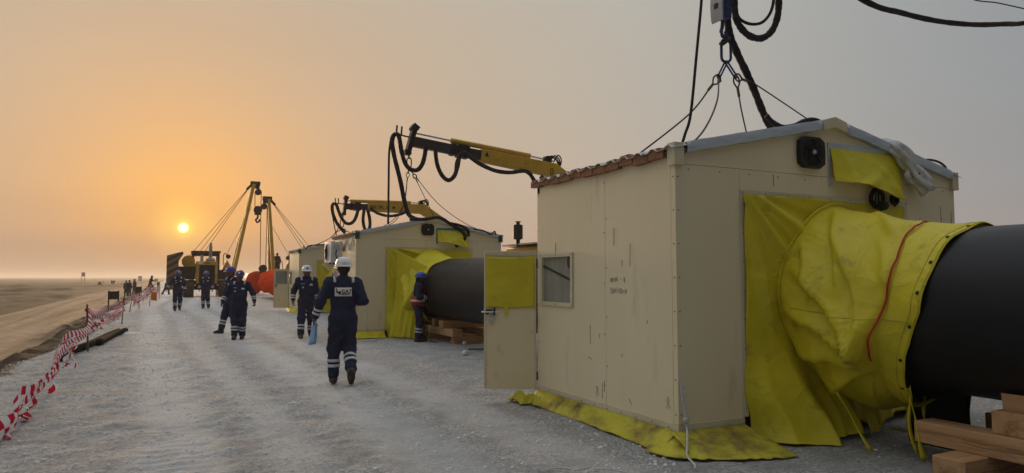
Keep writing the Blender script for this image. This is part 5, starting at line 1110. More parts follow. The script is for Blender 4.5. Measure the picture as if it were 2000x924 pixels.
DEF = dict(pel=V3(0, 0, .95), chest=V3(0, 0, 1.28), neck=V3(0, -.005, 1.45), head=V3(0, .02, 1.60), look=0.0,
           shR=V3(.185, -.01, 1.40), elR=V3(.245, -.045, 1.13), wrR=V3(.25, .05, .90), shL=V3(-.185, -.01, 1.40), elL=V3(-.245, -.045, 1.13), wrL=V3(-.25, .05, .90),
           hpR=V3(.095, 0, .90), knR=V3(.11, .03, .49), anR=V3(.115, -.02, .095), ftR=V3(.03, 1, 0), hpL=V3(-.095, 0, .90), knL=V3(-.11, .03, .49), anL=V3(-.115, -.02, .095), ftL=V3(-.03, 1, 0), curl=.6, tilt=0.0)
def worker(loc, rz, height, label, pose, helmet='helmet_white', res=.009, beard=False, gloves=False, vest=False, logo=False, bands=True, patches=True, belly=0.0, group='workers in navy coveralls', helmet_mark=True):
    J = dict(DEF); J.update({k: (np.array(v, dtype=float) if isinstance(v, (tuple, list)) else v) for k, v in pose.items()}); s = height / 1.775
    root = thing('worker', loc, label, 'person', group, rz); root.scale = (s, s, s)
    cloth = [('e', J['chest'], (.195, .130, .205)), ('e', (J['chest'] + J['pel']) / 2 + V3(0, .008 + belly * .4, -.01), (.172 + belly * .4, .132 + belly, .19)), ('e', J['pel'] + V3(0, -.012, -.02), (.178, .138, .15)),
             ('c', J['shL'] * .92 + V3(0, 0, .0) + J['neck'] * .08, J['shR'] * .92 + J['neck'] * .08, .074, .074), ('c', J['chest'] + V3(0, -.01, .10), J['neck'] + V3(0, -.005, .015), .105, .066)]
    for q in 'LR':
        sh, el, wr = J['sh' + q], J['el' + q], J['wr' + q]; hp, kn, an = J['hp' + q], J['kn' + q], J['an' + q]
        cloth += [('c', sh, el, .078, .062), ('c', el, el + (wr - el) * .93, .062, .048), ('c', hp, kn, .106, .086), ('c', kn, an + (kn - an) * .10, .086, .078)]
    hd = J['head']; cl, sl_ = math.cos(J['look']), math.sin(J['look']); F_ = V3(-sl_, cl, 0) ; Rt = V3(cl, sl_, 0); U_ = V3(0, 0, 1) + F_ * J['tilt']; hp_ = lambda r, f, u_: hd + Rt * r + F_ * f + U_ * u_
    skin = [('c', J['neck'] + V3(0, .0, -.02), hp_(0, -.02, -.04), .058, .056), ('e', hp_(0, -.005, .02), (.076, .092, .105)), ('e', hp_(0, .03, -.05), (.058, .060, .070)), ('c', hp_(0, .062, -.088), hp_(0, .066, -.092), .026, .024),
            ('c', hp_(0, .088, .012), hp_(0, .104, -.026), .010, .015), ('c', hp_(-.03, .082, .022), hp_(.03, .082, .022), .013, .013), ('c', hp_(-.03, .072, -.03), hp_(-.034, .06, -.035), .02, .02), ('c', hp_(.03, .072, -.03), hp_(.034, .06, -.035), .02, .02), ('c', hp_(-.02, .083, -.058), hp_(.02, .083, -.058), .010, .010)]
    for e in (-1, 1): skin += [('c', hp_(.078 * e, -.005, .015), hp_(.078 * e, .0, -.025), .014, .010)]
    hands = []
    for q, sg in (('L', -1), ('R', 1)):
        al = J['wr' + q] - J['el' + q]; hands += hand(J['wr' + q], al, J.get('T' + q, V3(0, 1, .25)), J.get('N' + q, V3(-sg, 0, 0)), J.get('curl' + q, J['curl']))
    hair = [('e', hp_(0, -.032, .015), (.080, .078, .098)), ('c', hp_(0, -.05, -.045), hp_(0, -.04, -.06), .055, .052)]
    if beard: hair += [('c', hp_(0, .060, -.098), hp_(0, .045, -.105), .030, .03), ('c', hp_(-.05, .035, -.065), hp_(-.02, .062, -.095), .024, .024), ('c', hp_(.05, .035, -.065), hp_(.02, .062, -.095), .024, .024), ('c', hp_(-.026, .0905, -.046), hp_(.026, .0905, -.046), .007, .007)]
    eyes = [('e', hp_(-.031, .083, .003), (.011, .008, .006)), ('e', hp_(.031, .083, .003), (.011, .008, .006))]
    groups = [(.055, cloth), (.022, skin), (.006 if gloves else .009, hands), (.02, hair), (.001, eyes)]
    body, bvh = net_obj('body', groups, res, ['navy_cloth', 'skin', 'glove' if gloves else 'skin', 'hair_black', 'machine_black'], root, wrinkle=.0055, seed=len(label))
    for q in 'LR':
        an, f_ = J['an' + q], J['ft' + q]; f_ = f_ / np.linalg.norm(f_); kn = J['kn' + q]; upd = (kn - an) / np.linalg.norm(kn - an); dn = -upd + f_ * (upd @ f_); dn = dn / np.linalg.norm(dn)
        base = an + dn * .045
        pr = [('c', an + upd * .11, an - upd * .02, .060, .058), ('c', base - f_ * .04, base + f_ * .08, .048, .046), ('c', base + f_ * .08, base + f_ * .165 + dn * .002, .047, .038), ('c', an + f_ * .03, base + f_ * .12, .045, .03)]
        net_obj('boot', [(.03, pr)], max(res, .01), ['boot_leather'], root, floor=None)
    # hard hat
    rot = Matrix((Rt.tolist(), F_.tolist(), (U_ / np.linalg.norm(U_)).tolist())).transposed(); c0 = Vector(hp_(0, -.005, .045)); mb = MB(); rows = []
    for k in range(13):
        t = math.pi / 2 * k / 12; row = []
        for j in range(40):
            a_ = 2 * math.pi * j / 40; rd_ = 1 + .03 * math.exp(-(math.cos(a_) / .16) ** 2) * math.sin(t) + .012 * math.cos(6 * a_) * math.sin(2 * t)
            row.append(c0 + rot @ Vector((.116 * math.cos(t) ** .75 * math.cos(a_), .140 * math.cos(t) ** .75 * math.sin(a_), .128 * math.sin(t) * rd_)))
        rows.append(row)
    brim = []
    for dr, dz in ((.0, -.012), (.016, -.014), (.020, -.008), (.002, .003)):
        row = []
        for j in range(40):
            a_ = 2 * math.pi * j / 40; fwd = max(0, math.sin(a_)) ** 2.2; row.append(c0 + rot @ Vector(((.116 + dr) * math.cos(a_), (.140 + dr + .045 * fwd * (dr > .01)) * math.sin(a_), dz - .012 * fwd * (dr > .01))))
        brim.append(row)
    mb.grid([[tuple(p) for p in r_] for r_ in brim + rows], True); hm = mb.build('hard_hat', helmet, root, smooth=60)
    if helmet_mark:
        m_ = MB(); fr_ = -1 if logo else 1
        rws = []
        for i in range(4):
            z_ = .035 + .04 * i / 3; rws.append([tuple(c0 + rot @ Vector((.116 * math.cos(math.asin(z_ / .128)) ** .75 * math.sin(b_) * 1.02, fr_ * .140 * math.cos(math.asin(z_ / .128)) ** .75 * math.cos(b_) * 1.02, z_))) for b_ in np.linspace(-.20, .20, 6)])
        m_.grid(rws); m_.build('helmet_badge', ('sticker_white' if 'white' not in helmet else 'boom_dark') if not logo else 'helmet_white', hm, smooth=180, thick=.002)
    def ring(name, a, b, t0, t1, mat, lim=.14, tree=None, off=.005, par=root):
        a, b = Vector(a), Vector(b); d = (b - a).normalized(); u = d.orthogonal().normalized(); w = d.cross(u); rows = []
        for t in (t0, (t0 + t1) / 2, t1):
            c = a.lerp(b, t); row = []
            for j in range(28):
                e = u * math.cos(6.2832 * j / 28) + w * math.sin(6.2832 * j / 28); hit = (tree or bvh).ray_cast(c, e, lim); row.append(c + e * ((hit[3] if hit[0] is not None else lim * .6) + off))
            rows.append([tuple(p) for p in row])
        m_ = MB(); m_.grid(rows, True); return m_.build(name, mat, par, smooth=180, thick=.003)
    def patch(name, xs_, zs_, front, mat, off=.004, par=root):
        rows = []
        for z_ in zs_:
            row = []
            for x_ in xs_:
                hit = bvh.ray_cast(Vector((x_, .6 * front, z_)), Vector((0, -front, 0)), 1.2); row.append(tuple((hit[0] if hit[0] is not None else Vector((x_, .13 * front, z_))) + Vector((0, off * front, 0))))
            rows.append(row)
        m_ = MB(); m_.grid(rows); return m_.build(name, mat, par, smooth=180, thick=.003)
    if bands:
        for q in 'LR':
            kn, an, el, wr = J['kn' + q], J['an' + q], J['el' + q], J['wr' + q]
            ring('reflective_band', kn, an, .36, .46, 'band_reflective'); ring('reflective_band', kn, an, .54, .64, 'band_reflective')
            ring('reflective_band', el, wr, .42, .55, 'band_reflective', .09); ring('reflective_band', el, wr, .66, .79, 'band_reflective', .09)
            x_ = -.125 if q == 'L' else .125; m_ = MB(); rws = []
            for ph in np.linspace(R(38), R(142), 12):
                e = Vector((0, math.cos(ph), math.sin(ph))); row = []
                for dx in (-.018, 0, .018):
                    c = Vector((x_ + dx, J['chest'][1], J['chest'][2] + .06)); hit = bvh.ray_cast(c, e, .3); row.append(tuple(c + e * ((hit[3] if hit[0] is not None else .14) + .004)))
                rws.append(row)
            if not vest: m_.grid(rws); m_.build('shoulder_tape', 'band_reflective', root, smooth=180, thick=.003)
    if patches:
        patch('chest_badge', np.linspace(-.13, -.06, 4), np.linspace(1.28, 1.32, 3), 1, 'sticker_white'); patch('name_tape', np.linspace(.05, .14, 4), np.linspace(1.315, 1.33, 2), 1, 'hub_grey'); patch('chest_badge', np.linspace(.075, .115, 3), np.linspace(1.215, 1.255, 3), 1, 'hub_grey')
    if logo:
        pt = patch('back_patch', np.linspace(-.125, .105, 12), np.linspace(1.225, 1.345, 8), -1, 'sticker_white')
        def proj(mb_, nm):                              # lay print on the cloth
            v = []
            for x_, y_, z_ in mb_.v:
                hit = bvh.ray_cast(Vector((x_, -.6, z_)), Vector((0, 1, 0)), 1.2); v.append((x_, (hit[0].y if hit[0] is not None else -.13) - .009 - .001 * (y_ < 0), z_))
            mb_.v = v; mb_.build(nm, 'print_black', pt, smooth=0)
        e = MB()
        for poly in ([(-.11, 1.335), (-.095, 1.33), (-.088, 1.29), (-.06, 1.292), (-.045, 1.30), (-.042, 1.245), (-.055, 1.262), (-.062, 1.236), (-.072, 1.262), (-.088, 1.27), (-.10, 1.265), (-.105, 1.29)],):
            e.add([(a_, 0, b_) for a_, b_ in poly], [tuple(range(len(poly)))])
        bm_ = bmesh.new(); me_ = bpy.data.meshes.new('e'); me_.from_pydata(e.v, [], e.f); bm_.from_mesh(me_); bmesh.ops.triangulate(bm_, faces=bm_.faces); e.v = [tuple(v_.co) for v_ in bm_.verts]; e.f = [tuple(v_.index for v_ in f_.verts) for f_ in bm_.faces]; bm_.free(); bpy.data.meshes.remove(me_)
        proj(e, 'emblem')
        proj(text_mb('C.A.T', (-.035, 0, 1.277), (1, 0, 0), (0, 0, 1), .058, .001, .002), 'lettering'); proj(text_mb('GROUP', (-.037, 0, 1.245), (1, 0, 0), (0, 0, 1), .036, .001, .0018), 'lettering')
    if vest:
        tv = [('c', J['chest'] + V3(.07, .115, .06), J['pel'] + V3(.06, .13, .16), .03, .035), ('c', J['chest'] + V3(-.07, .115, .06), J['pel'] + V3(-.06, .13, .16), .03, .035), ('c', J['chest'] + V3(.07, .115, .06), J['chest'] + V3(.085, .0, .165), .03, .03), ('c', J['chest'] + V3(-.07, .115, .06), J['chest'] + V3(-.085, .0, .165), .03, .03), ('e', J['pel'] + V3(0, .0, .055), (.222, .182, .19))]
        ov, bv = net_obj('safety_vest', [(.05, tv)], .012, ['vest_red'], root)
        c_ = (J['chest'] + J['pel']) / 2; ring('vest_band', c_ + V3(0, 0, -.04), c_ + V3(0, 0, -.16), .1, .5, 'band_reflective', .3, bv, .004, ov)
    return root
def foot_on(x, y): g = on_z(x, y, 0); g.z = gz(g.x, g.y) - .006; return g
pA = foot_on(668, 749); rzA = R(-8)
wA = worker(pA, rzA, 1.80, 'man in white hard hat seen from behind, printed back patch, blue folder in hand',
            dict(shL=(-.19, -.01, 1.41), elL=(-.315, -.06, 1.15), wrL=(-.375, .0, .93), elR=(.27, -.10, 1.16), wrR=(.17, .17, 1.13), NR=(-1, 0, .2), TR=(0, .2, 1), curlL=1.1, knL=(-.115, .05, .49), anL=(-.115, .05, .095), knR=(.10, .04, .50), anR=(.10, -.24, .205), ftR=(.05, .62, -.78), head=(0, .015, 1.605)), logo=True, patches=False, res=.008)
pB = foot_on(597, 660)
worker(pB, R(180 - 4), 1.83, 'bearded man in white hard hat walking forward past the cabins', dict(elR=(.29, -.05, 1.15), wrR=(.31, .0, .92), elL=(-.25, -.06, 1.14), wrL=(-.245, .02, .90), knR=(.12, .10, .50), anR=(.13, .13, .095), knL=(-.11, .06, .48), anL=(-.13, -.13, .12), ftL=(-.1, .95, -.25), curl=.9), beard=True)
pC = foot_on(466, 662)
worker(pC, R(180 - 14), 1.70, 'stocky man in navy hard hat with gloves, arms held out, walking forward', dict(shR=(.19, -.01, 1.40), elR=(.33, -.06, 1.17), wrR=(.40, .05, .96), shL=(-.19, -.01, 1.40), elL=(-.32, -.04, 1.17), wrL=(-.375, .08, .97), knR=(.10, .06, .49), anR=(.09, .10, .095), knL=(-.09, .03, .48), anL=(-.075, -.06, .095), curl=1.0), helmet='helmet_navy', gloves=True, belly=.03)
pD = foot_on(449, 650)
worker(pD, R(118), 1.83, 'man in violet hard hat half hidden behind the stocky man', dict(knR=(.10, .10, .50), anR=(.10, .20, .095), knL=(-.10, -.0, .49), anL=(-.10, -.22, .13), ftL=(0, .9, -.4)), helmet='helmet_violet', gloves=True)
pE = foot_on(346, 607)
worker(pE, R(180 + 8), 1.83, 'man in blue hard hat walking by the barrier tape, arms wide', dict(elR=(.33, -.05, 1.18), wrR=(.44, .05, .98), elL=(-.27, -.04, 1.13), wrL=(-.29, .04, .90), knR=(.12, .12, .50), anR=(.12, .16, .095), knL=(-.10, .05, .49), anL=(-.12, -.22, .17), ftL=(0, .8, -.6)), helmet='helmet_blue', res=.011)
pF = foot_on(401, 602)
worker(pF, R(180 - 10), 1.84, 'man in violet blue hard hat standing in front of the striped side boom tractor', dict(elR=(.27, -.05, 1.14), wrR=(.28, .07, .92), elL=(-.27, -.05, 1.14), wrL=(-.30, .05, .92), knR=(.10, .06, .49), anR=(.09, .08, .095), knL=(-.10, .05, .49), anL=(-.12, -.12, .10)), helmet='helmet_violet', res=.011)
pG = foot_on(816, 667)
wG = worker(pG, R(-104), 1.66, 'man in blue hard hat and red safety vest grinding the pipe beside the yellow curtain', dict(head=(0, .045, 1.585), look=0.0, tilt=.18, chest=V3(0, .015, 1.27), shR=(.18, .02, 1.39), elR=(.25, -.0, 1.13), wrR=(.12, .235, 1.10), shL=(-.18, .02, 1.39), elL=(-.25, .0, 1.14), wrL=(-.08, .25, 1.12), NR=(-1, .0, 0), TR=(0, .1, 1), NL=(1, 0, 0), TL=(0, .1, 1), curl=1.2, anL=(-.11, .06, .095), knL=(-.11, .06, .49)), helmet='helmet_blue', vest=True)
pH = Vector((8.28, 61.7, 1.862))
worker(pH, R(150), 1.74, 'operator in dark clothes standing on the platform of the second side boom tractor', dict(elR=(.27, .03, 1.13), wrR=(.2, .22, 1.0)), helmet='helmet_navy', res=.014, patches=False, bands=False)
# small figures far down the barrier
for i, (px_, py_, rz_, lab, po) in enumerate([
        (246, 578, 20, 'distant worker in dark clothes turned away, paired with another beyond the tape', {}),
        (252, 579, -30, 'distant worker in dark clothes, standing next to another beyond the tape', {}),
        (262, 577, 60, 'distant worker standing behind the black sign board', {}),
        (293, 569, -70, 'distant worker striding across the pad edge', dict(chest=V3(0, .08, 1.26), neck=V3(0, .12, 1.43), head=V3(0, .16, 1.57), shR=(.18, .1, 1.38), shL=(-.18, .1, 1.38), elR=(.2, .2, 1.15), wrR=(.15, .42, 1.15), elL=(-.22, .0, 1.13), wrL=(-.2, -.02, .92), knR=(.1, .24, .55), anR=(.1, .3, .12), knL=(-.1, -.16, .5), anL=(-.1, -.48, .2), ftL=(0, .8, -.6))),
        (325, 575, -60, 'distant worker bending beside the striped counterweight', dict(chest=V3(0, .14, 1.22), neck=V3(0, .24, 1.36), head=V3(0, .32, 1.48), shR=(.18, .2, 1.32), shL=(-.18, .2, 1.32), elR=(.2, .3, 1.08), wrR=(.15, .45, .95), elL=(-.22, .22, 1.05), wrL=(-.2, .34, .86), knR=(.1, .14, .5), anR=(.1, .16, .1), knL=(-.1, -.1, .5), anL=(-.1, -.34, .12)))]):
    z_ = -.5 if px_ < 270 else 0
    g = on_z(px_, py_, z_); g.z = gz(g.x, g.y)
    worker(g, R(rz_), 1.74, lab, po, helmet='helmet_navy', res=.022, bands=False, patches=False, group='distant workers by the road', helmet_mark=False)
# things held
Mw = Matrix.Translation(pA) @ Matrix.Rotation(rzA, 4, 'Z') @ Matrix.Scale(1.80 / 1.775, 4)
fo = thing('folder', Mw @ Vector((-.385, .02, .82)), 'blue plastic folder of papers held by the man seen from behind', 'folder')
for dx, mt, nm in ((-.008, 'folder_blue', 'cover'), (0, 'paper', 'paper_sheets'), (.008, 'folder_blue', 'cover')):
    rows = [[(-.01 + dx * (1 + .8 * v_) + .012 * math.sin(3 * v_ + u_), -.10 + .21 * u_ - .05 * v_, .06 - .31 * v_ - .03 * u_) for u_ in np.linspace(0, 1, 6)] for v_ in np.linspace(0, 1, 8)]
    m_ = MB(); m_.grid(rows); o = m_.build(nm, mt, fo, smooth=180, thick=.003)
fo.rotation_euler = (0, R(6), rzA + R(14))
Mg = Matrix.Translation(pG) @ Matrix.Rotation(R(-104), 4, 'Z') @ Matrix.Scale(1.66 / 1.775, 4)
gr = thing('power_tool', Mg @ Vector((.03, .34, 1.06)), 'orange power tool held by the man in the red vest', 'power tool'); gr.rotation_euler = (0, 0, R(-104))
MB().tube([(0, -.09, -.03), (0, -.02, .0), (0, .10, .02)], [.036, .042, .036], 12).build('motor_housing', 'tool_orange', gr)
MB().tube([(0, .0, -.02), (0, -.03, -.14)], [.026, .03], 10).build('handle', 'tool_orange', gr)
MB().lathe([(.05, 0), (.05, .012)], (0, .13, .03), (0, 1, .3), 18).build('disc', 'machine_dark', gr)
MB().tube([(-.10, .07, .06), (0, .07, .02)], .012, 8).build('side_grip', 'machine_black', gr)
hose('cable', [Mg @ Vector((.03, .27, 1.02)), Mg @ Vector((.05, .24, .75)), Mg @ Vector((.08, .22, .35)), Mg @ Vector((.2, .3, .05)), Mg @ Vector((.5, .45, .03))], .009, 'thin dark cable hanging from the orange power tool', cat='cable')
# ------------------------------------------------------------------ barrier tape, stakes, signs
def stake(x, y, hgt, label, mat='stake_wood', lean=(0, 0)):
    z0 = gz(x, y); o = thing('stake', (x, y, z0), label, 'stake', 'stakes of the tape barrier')
    MB().bar((0, 0, -.1), (lean[0], lean[1], hgt), .055, .035, up=(1, 0, 0), w1=.05, h1=.032).build('post', mat, o, bevel=.004)
    m_ = MB()
    for k in range(3): m_.tube([(lean[0] * .9 + .038 * math.cos(t), lean[1] * .9 + .03 * math.sin(t), hgt * .9 - .02 * k + .006 * math.sin(t)) for t in np.linspace(0, 6.28, 10, endpoint=False)], .007, 5, closed=True)
    m_.build('tape_knot', 'vest_red', o); return Vector((x + lean[0] * .9, y + lean[1] * .9, z0 + hgt * .9))
def ribbon(pts, w, tw, seed, u0=0):
    P = catmull(pts, 14); rows = []; uv = []; d = u0; r_ = random.Random(seed); a1, a2 = r_.uniform(0, 6), r_.uniform(0, 6)
    for i, p in enumerate(P):
        t = (P[min(i + 1, len(P) - 1)] - P[max(i - 1, 0)]).normalized(); s_ = i / len(P)
        d += (P[i] - P[i - 1]).length if i else 0
        up = Vector((0, 0, 1)); sd_ = t.cross(up); sd_ = sd_.normalized() if sd_.length > .05 else Vector((1, 0, 0)); u2 = sd_.cross(t)
        g = tw * math.sin(s_ * 5 + a1) + .5 * tw * math.sin(s_ * 13 + a2); e = u2 * math.cos(g) + sd_ * math.sin(g); fl = sd_ * (.03 * math.sin(s_ * 17 + a2)) 
        rows.append((p - e * w / 2 + fl, p + fl * 1.3 + sd_ * .006, p + e * w / 2 + fl)); uv.append(d)
    return rows, uv
def tape(label, strands, group='tape runs of the barrier'):
    me = bpy.data.meshes.new('barrier_tape'); vs, fs, us = [], [], []
    for rows, uv in strands:
        o = len(vs)
        for r_, d in zip(rows, uv): vs += [tuple(q) for q in r_]; us += [(d, 0), (d, .5), (d, 1)]
        fs += [(o + 3 * i + k, o + 3 * i + k + 1, o + 3 * i + k + 4, o + 3 * i + k + 3) for i in range(len(rows) - 1) for k in (0, 1)]
    me.from_pydata(vs, [], fs); lay_ = me.uv_layers.new(name='UVMap')
    for l in me.loops: lay_.data[l.index].uv = us[l.vertex_index]
    o = finish(me, 'barrier_tape', 'tape_print', smooth=180); return tag(o, label, 'barrier tape', group)
X_ = lambda px_, py_, x=-1.35: on_x(px_, py_, x)
k0 = stake(-1.42, 16.5, .95, 'leaning thin wooden stake nearest the loose ground tape', lean=(-.04, -.05))
k1_ = stake(-1.32, 25.9, .92, 'pale wooden stake beside the double tape swag', lean=(.05, .03))
k2_ = stake(-1.47, 34.2, .95, 'dark stake at the start of the sagging tape', lean=(.12, 0))
k3_ = stake(-1.22, 37.8, .75, 'short dark stake in the low sag of the tape')
k4_ = stake(-.85, 41.8, 1.15, 'tall dark stake with an orange rag')
k5_ = stake(-.55, 56.0, 1.1, 'farthest stake of the tape near the tractor')
rag = MB(); rag.grid([[(-.80 + .28 * u_, 41.6 + .05 * math.sin(4 * u_), .75 - .45 * v_ - .05 * u_) for u_ in np.linspace(0, 1, 5)] for v_ in np.linspace(0, 1, 5)]); tag(rag.build('rag', 'tool_orange', None, smooth=180, thick=.006), 'orange rag hung on the tall dark stake', 'rag')
def swag(a, b, sag, n=4, j=.0, seed=0):
    r_ = random.Random(seed); return [a.lerp(b, t) + Vector((r_.uniform(-j, j), 0, -sag * 4 * t * (1 - t) + r_.uniform(-j, j))) for t in [i / n for i in range(n + 1)]]
# loose near run: off its stakes, blown over the bank edge
near_pts = [(-14, 912), (4, 868), (20, 832), (38, 800), (50, 788), (66, 770), (86, 742), (104, 716), (122, 690), (138, 672), (152, 662), (166, 648), (176, 622)]
P0 = [X_(a, b, -1.34) for a, b in near_pts]
for p in P0: p.z = max(p.z, gz(p.x, p.y) + .05)
P1 = [p + Vector((.04 * math.sin(i * 1.3), .03, .11 + .03 * math.sin(i * 2.2))) for i, p in enumerate(P0)]
P2 = [p + Vector((-.05 * math.sin(i * 1.1 + 1), -.04, -.05 + .03 * math.sin(i * 1.7 + 2))) for i, p in enumerate(P0)]
for P_ in (P1, P2):
    for p in P_: p.z = max(p.z, gz(p.x, p.y) + .03)
def tail(x0, y0, pts): return [X_(a, b, -1.30) for a, b in [(x0, y0)] + pts]
tape('slack red and white tape blown low along the near bank edge', [ribbon(P0, .105, .35, 1), ribbon(P1, .10, .45, 2, .07),
     ribbon(tail(150, 664, [(142, 690), (150, 715)]), .075, .5, 4), ribbon(tail(122, 690, [(112, 720), (106, 745), (101, 768)]), .075, .6, 5), ribbon(tail(140, 670, [(130, 700), (128, 718)]), .075, .6, 6), ribbon(tail(50, 790, [(48, 815), (46, 832)]), .075, .6, 7),
     ribbon(tail(20, 835, [(14, 862), (20, 888), (8, 905)]), .075, .8, 8), ribbon(tail(80, 748, [(66, 790), (50, 812)]), .075, .7, 9)])
def bundle(a, b, sag, n, seed, drop=.25, tails=3):
    out = []; r_ = random.Random(seed)
    for k in range(n): out.append(ribbon(swag(a - Vector((0, 0, drop * k / n)), b - Vector((0, 0, drop * k / n)), sag * r_.uniform(.7, 1.4), 6, .05, seed + k), .08, .8, seed * 7 + k, k * .09))
    for k in range(tails):
        p = a.lerp(b, r_.random()) - Vector((0, 0, drop * .5 + sag * .5)); out.append(ribbon([p, p + Vector((.02, .1, -.15)), p + Vector((-.03, .15, -.33))], .08, .8, seed * 9 + k))
    return out
tape('fluttering red and white tape bundle between the leaning and the pale stake', bundle(k0 + Vector((0, 0, .0)), k1_, .12, 6, 11, .42, 9))
tape('sagging red and white tape between the pale and the first dark stake', bundle(k1_, k2_ + Vector((0, 0, -.1)), .2, 1, 12, .1, 0))
tape('red and white tape drooping to the short stake', bundle(k2_, k3_, .10, 5, 13, .4, 4))
tape('red and white tape rising from the short stake to the tall dark stake', bundle(k3_, k4_, .05, 5, 14, .4, 4))
tape('farthest red and white tape running towards the tractor', bundle(k4_, k5_, .12, 6, 15, .4, 6))
# black pipe offcut / hose lying under the tape
p = [on_z(a, b, .05) for a, b in [(118, 702), (140, 688), (175, 675), (205, 658), (232, 648)]]
for q in p: q.z = gz(q.x, q.y) + .07
o = MB().tube(catmull(p, 6), .075, 12).build('hose', 'mat_black', None, smooth=180); tag(o, 'thick black hose lying on the pad under the tape', 'hose')
q2 = [Vector((v.x + .14, v.y + .35, v.z)) for v in p[2:]]
o = MB().tube(catmull(q2, 6), .07, 12).build('hose', 'mat_black', None, smooth=180); tag(o, 'short black hose end beside the pale sand heap', 'hose')
def heap(px_, py_, r, hgt, mat, label, name='sand_heap'):
    g = on_z(px_, py_, 0); z0 = gz(g.x, g.y); rows = []
    for k in range(8):
        t = k / 7; rows.append([(g.x + r * t * (1 + .2 * math.sin(3 * a_ + 1)) * math.cos(a_), g.y + r * 1.6 * t * math.sin(a_), z0 + hgt * (1 - t) ** 1.3 - .01 + .01 * math.sin(9 * a_) * (1 - t)) for a_ in np.linspace(0, 6.283, 24, endpoint=False)])
    m_ = MB(); m_.grid(rows, True); return tag(m_.build(name, mat, None, smooth=180), label, 'sand heap')
heap(247, 651, .32, .06, 'stone_pale', 'small pale sand heap beside the black hose')
heap(330, 584, .8, .12, 'stone_pale', 'low pale sand heap at the foot of the far tape')
def sign(px0, px1, py_foot, py_top, py_bot, x, label):
    a, b = on_x(px0, py_foot, x), None; Yd = a.y; z0 = gz(x, Yd); p0 = on_y(px0, py_top, Yd); p1 = on_y(px1, py_top, Yd); q0 = on_y(px0, py_bot, Yd)
    o = thing('sign_board', (p0.x, Yd, z0), label, 'sign board', 'black boards along the road edge'); of_ = o.location
    MB().lohi((p0.x, Yd - .02, q0.z), (p1.x, Yd + .02, p0.z)).build('board', 'sign_black', o, off=of_, bevel=.006)
    for xx in (p0.x + .03, p1.x - .03): MB().lohi((xx - .03, Yd + .021, z0 - .1), (xx + .03, Yd + .07, p0.z + .03)).build('leg', 'stake_wood', o, off=of_)
sign(211, 233, 605, 569, 585, -2.45, 'black board on two legs behind the double tape swag')
sign(265, 277, 588, 560, 573, -2.2, 'smaller black board beyond the sagging tape')
sign(307, 312, 572, 551, 561, -.9, 'tiny dark board near the tractor end of the tape')
# small far things on the desert side
def far_box(px0, px1, py0, py1, x, mat, label, name, roof=None, depth=2.0, cat='cabin'):
    zf = -.45; g = on_z((px0 + px1) / 2, py1, zf); Yd = g.y; a = on_y(px0, py0, Yd); b = on_y(px1, py1, Yd)
    o = thing(name, (a.x, Yd, zf), label, cat); of_ = o.location
    MB().lohi((a.x, Yd, zf - .1), (b.x, Yd + depth, a.z)).build('wall', mat, o, off=of_, bevel=.03)
    MB().lohi((a.x - .1, Yd - .1, a.z + .002), (b.x + .1, Yd + depth + .1, a.z + .18)).build('roof', roof or 'machine_dark', o, off=of_)
    MB().lohi((a.x + (b.x - a.x) * .35, Yd - .03, zf), (a.x + (b.x - a.x) * .6, Yd - .001, zf + (a.z - zf) * .75)).build('door', 'hub_grey', o, off=of_)
    return o
far_box(270, 277, 540, 549, 0, 'ply_pale', 'tiny white site hut far across the desert', 'site_hut', depth=4)
far_box(217, 224, 549, 555, 0, 'machine_dark', 'tiny dark container far across the desert', 'container', depth=4, cat='container')
far_box(302, 308, 545, 550, 0, 'pipe_grey', 'faint grey site hut near the horizon behind the road', 'site_hut', depth=5)
# far goal-post warning frame with flags
g = on_z(163, 550, -.45); Yd = g.y; a = on_y(160, 531, Yd); b = on_y(166, 531, Yd); z0 = -.5
o = thing('warning_frame', (a.x, Yd, z0), 'thin goalpost warning frame with red flags far across the desert', 'warning frame'); of_ = o.location
for xx in (a.x, b.x): MB().lohi((xx - .12, Yd - .12, z0), (xx + .12, Yd + .12, a.z)).build('post', 'stake_wood', o, off=of_)
MB().lohi((a.x, Yd - .1, a.z - .5), (b.x, Yd + .1, a.z - .3)).build('cross_bar', 'stake_wood', o, off=of_)
for k in range(3): xx = a.x + (b.x - a.x) * (k + .5) / 3; MB().lohi((xx - .3, Yd - .15, a.z - 2.2), (xx + .3, Yd - .11, a.z - .5)).build('flag', 'vest_red', o, off=of_)
# far excavated heap with an amber machine
g = on_z(195, 557, -.45); Yd = g.y; s_ = Yd / 1000
am = thing('excavator', (g.x, Yd, -.45), 'tiny amber digging machine far across the desert', 'excavator'); w_ = (on_y(202, 557, Yd) - on_y(188, 557, Yd)).x
MB().lohi((-.35 * w_, 0, 0), (.35 * w_, 2, .22 * w_)).build('undercarriage', 'machine_dark', am); MB().lohi((-.28 * w_, .2, .22 * w_ + .01), (.25 * w_, 1.8, .60 * w_)).build('cab', 'amber', am, bevel=.1)
MB().tube([(.2 * w_, 1, .5 * w_), (.45 * w_, 1, .62 * w_), (.55 * w_, 1, .2 * w_)], .05 * w_, 6).build('digging_arm', 'amber', am)
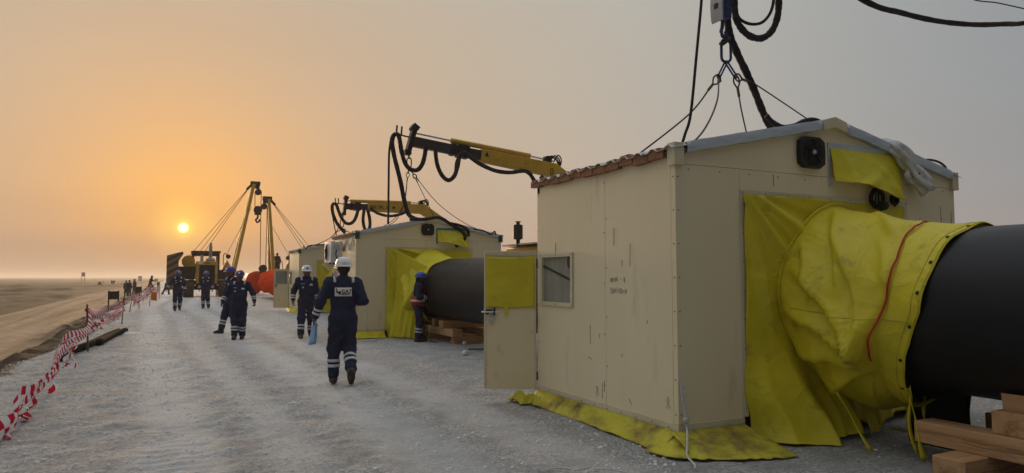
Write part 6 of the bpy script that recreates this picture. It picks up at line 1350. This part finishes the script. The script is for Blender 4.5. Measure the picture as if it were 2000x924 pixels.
# white stones and a red rod near the open door
def boulder(px_, py_, r, label):
    g = on_z(px_, py_, 0); z0 = gz(g.x, g.y); rr = np.random.default_rng(int(px_)); rows = []
    for k in range(9):
        t = math.pi * k / 8; rows.append([(g.x + r * math.sin(t) * math.cos(a_) * (1 + .15 * math.sin(2 * a_ + k)), g.y + r * math.sin(t) * math.sin(a_) * (1 + .12 * math.cos(3 * a_)), z0 + r * .75 - r * .95 * math.cos(t) * (1 if k > 4 else .8)) for a_ in np.linspace(0, 6.283, 14, endpoint=False)])
    m_ = MB(); m_.grid(rows, True); tag(m_.build('stone', 'white_plastic', None, smooth=180), label, 'stone')
boulder(908, 694, .065, 'larger white stone at the end of the rod near the open door'); boulder(907, 674, .05, 'smaller white stone by the crib timbers')
hose('rod', [on_z(915, 682, .05), on_z(942, 682, .05), on_z(965, 682, .05)], .018, 'thin brown rod on the ground behind the open door', mat='rust_mark', cat='rod')
# far bucket under the orange cover
g = on_z(553, 592, 0); b_ = thing('bucket', (g.x, g.y, 0), 'grey bucket standing on the pad below the orange cover', 'bucket')
MB().lathe([(.30, 0), (.36, .7), (.34, .7), (.28, .03)], (0, 0, 0), n=20).build('bucket_shell', 'pipe_grey', b_); MB().tube([(.36 * math.cos(t), 0, .7 + .2 * math.sin(t)) for t in np.linspace(0, math.pi, 10)], .012, 5).build('handle', 'machine_dark', b_)
# ------------------------------------------------------------------ dusty air
hz_ = MB().lohi((-6500, -1000, -3.0), (6500, 6600, 14.0)).build('haze', 'dark_void', None, smooth=0); hz_.data.materials.clear()
m = bpy.data.materials.new('haze'); m.use_nodes = True; nt = m.node_tree; nt.nodes.clear()
pv = N('ShaderNodeVolumePrincipled'); pv.inputs['Color'].default_value = (.93, .88, .82, 1); pv.inputs['Density'].default_value = .0006; pv.inputs['Anisotropy'].default_value = .3
mo = N('ShaderNodeOutputMaterial'); L(pv.outputs[0], mo.inputs['Volume']); hz_.data.materials.append(m)
tag(hz_, 'dusty desert air hanging over the whole site', 'haze', kind='stuff')
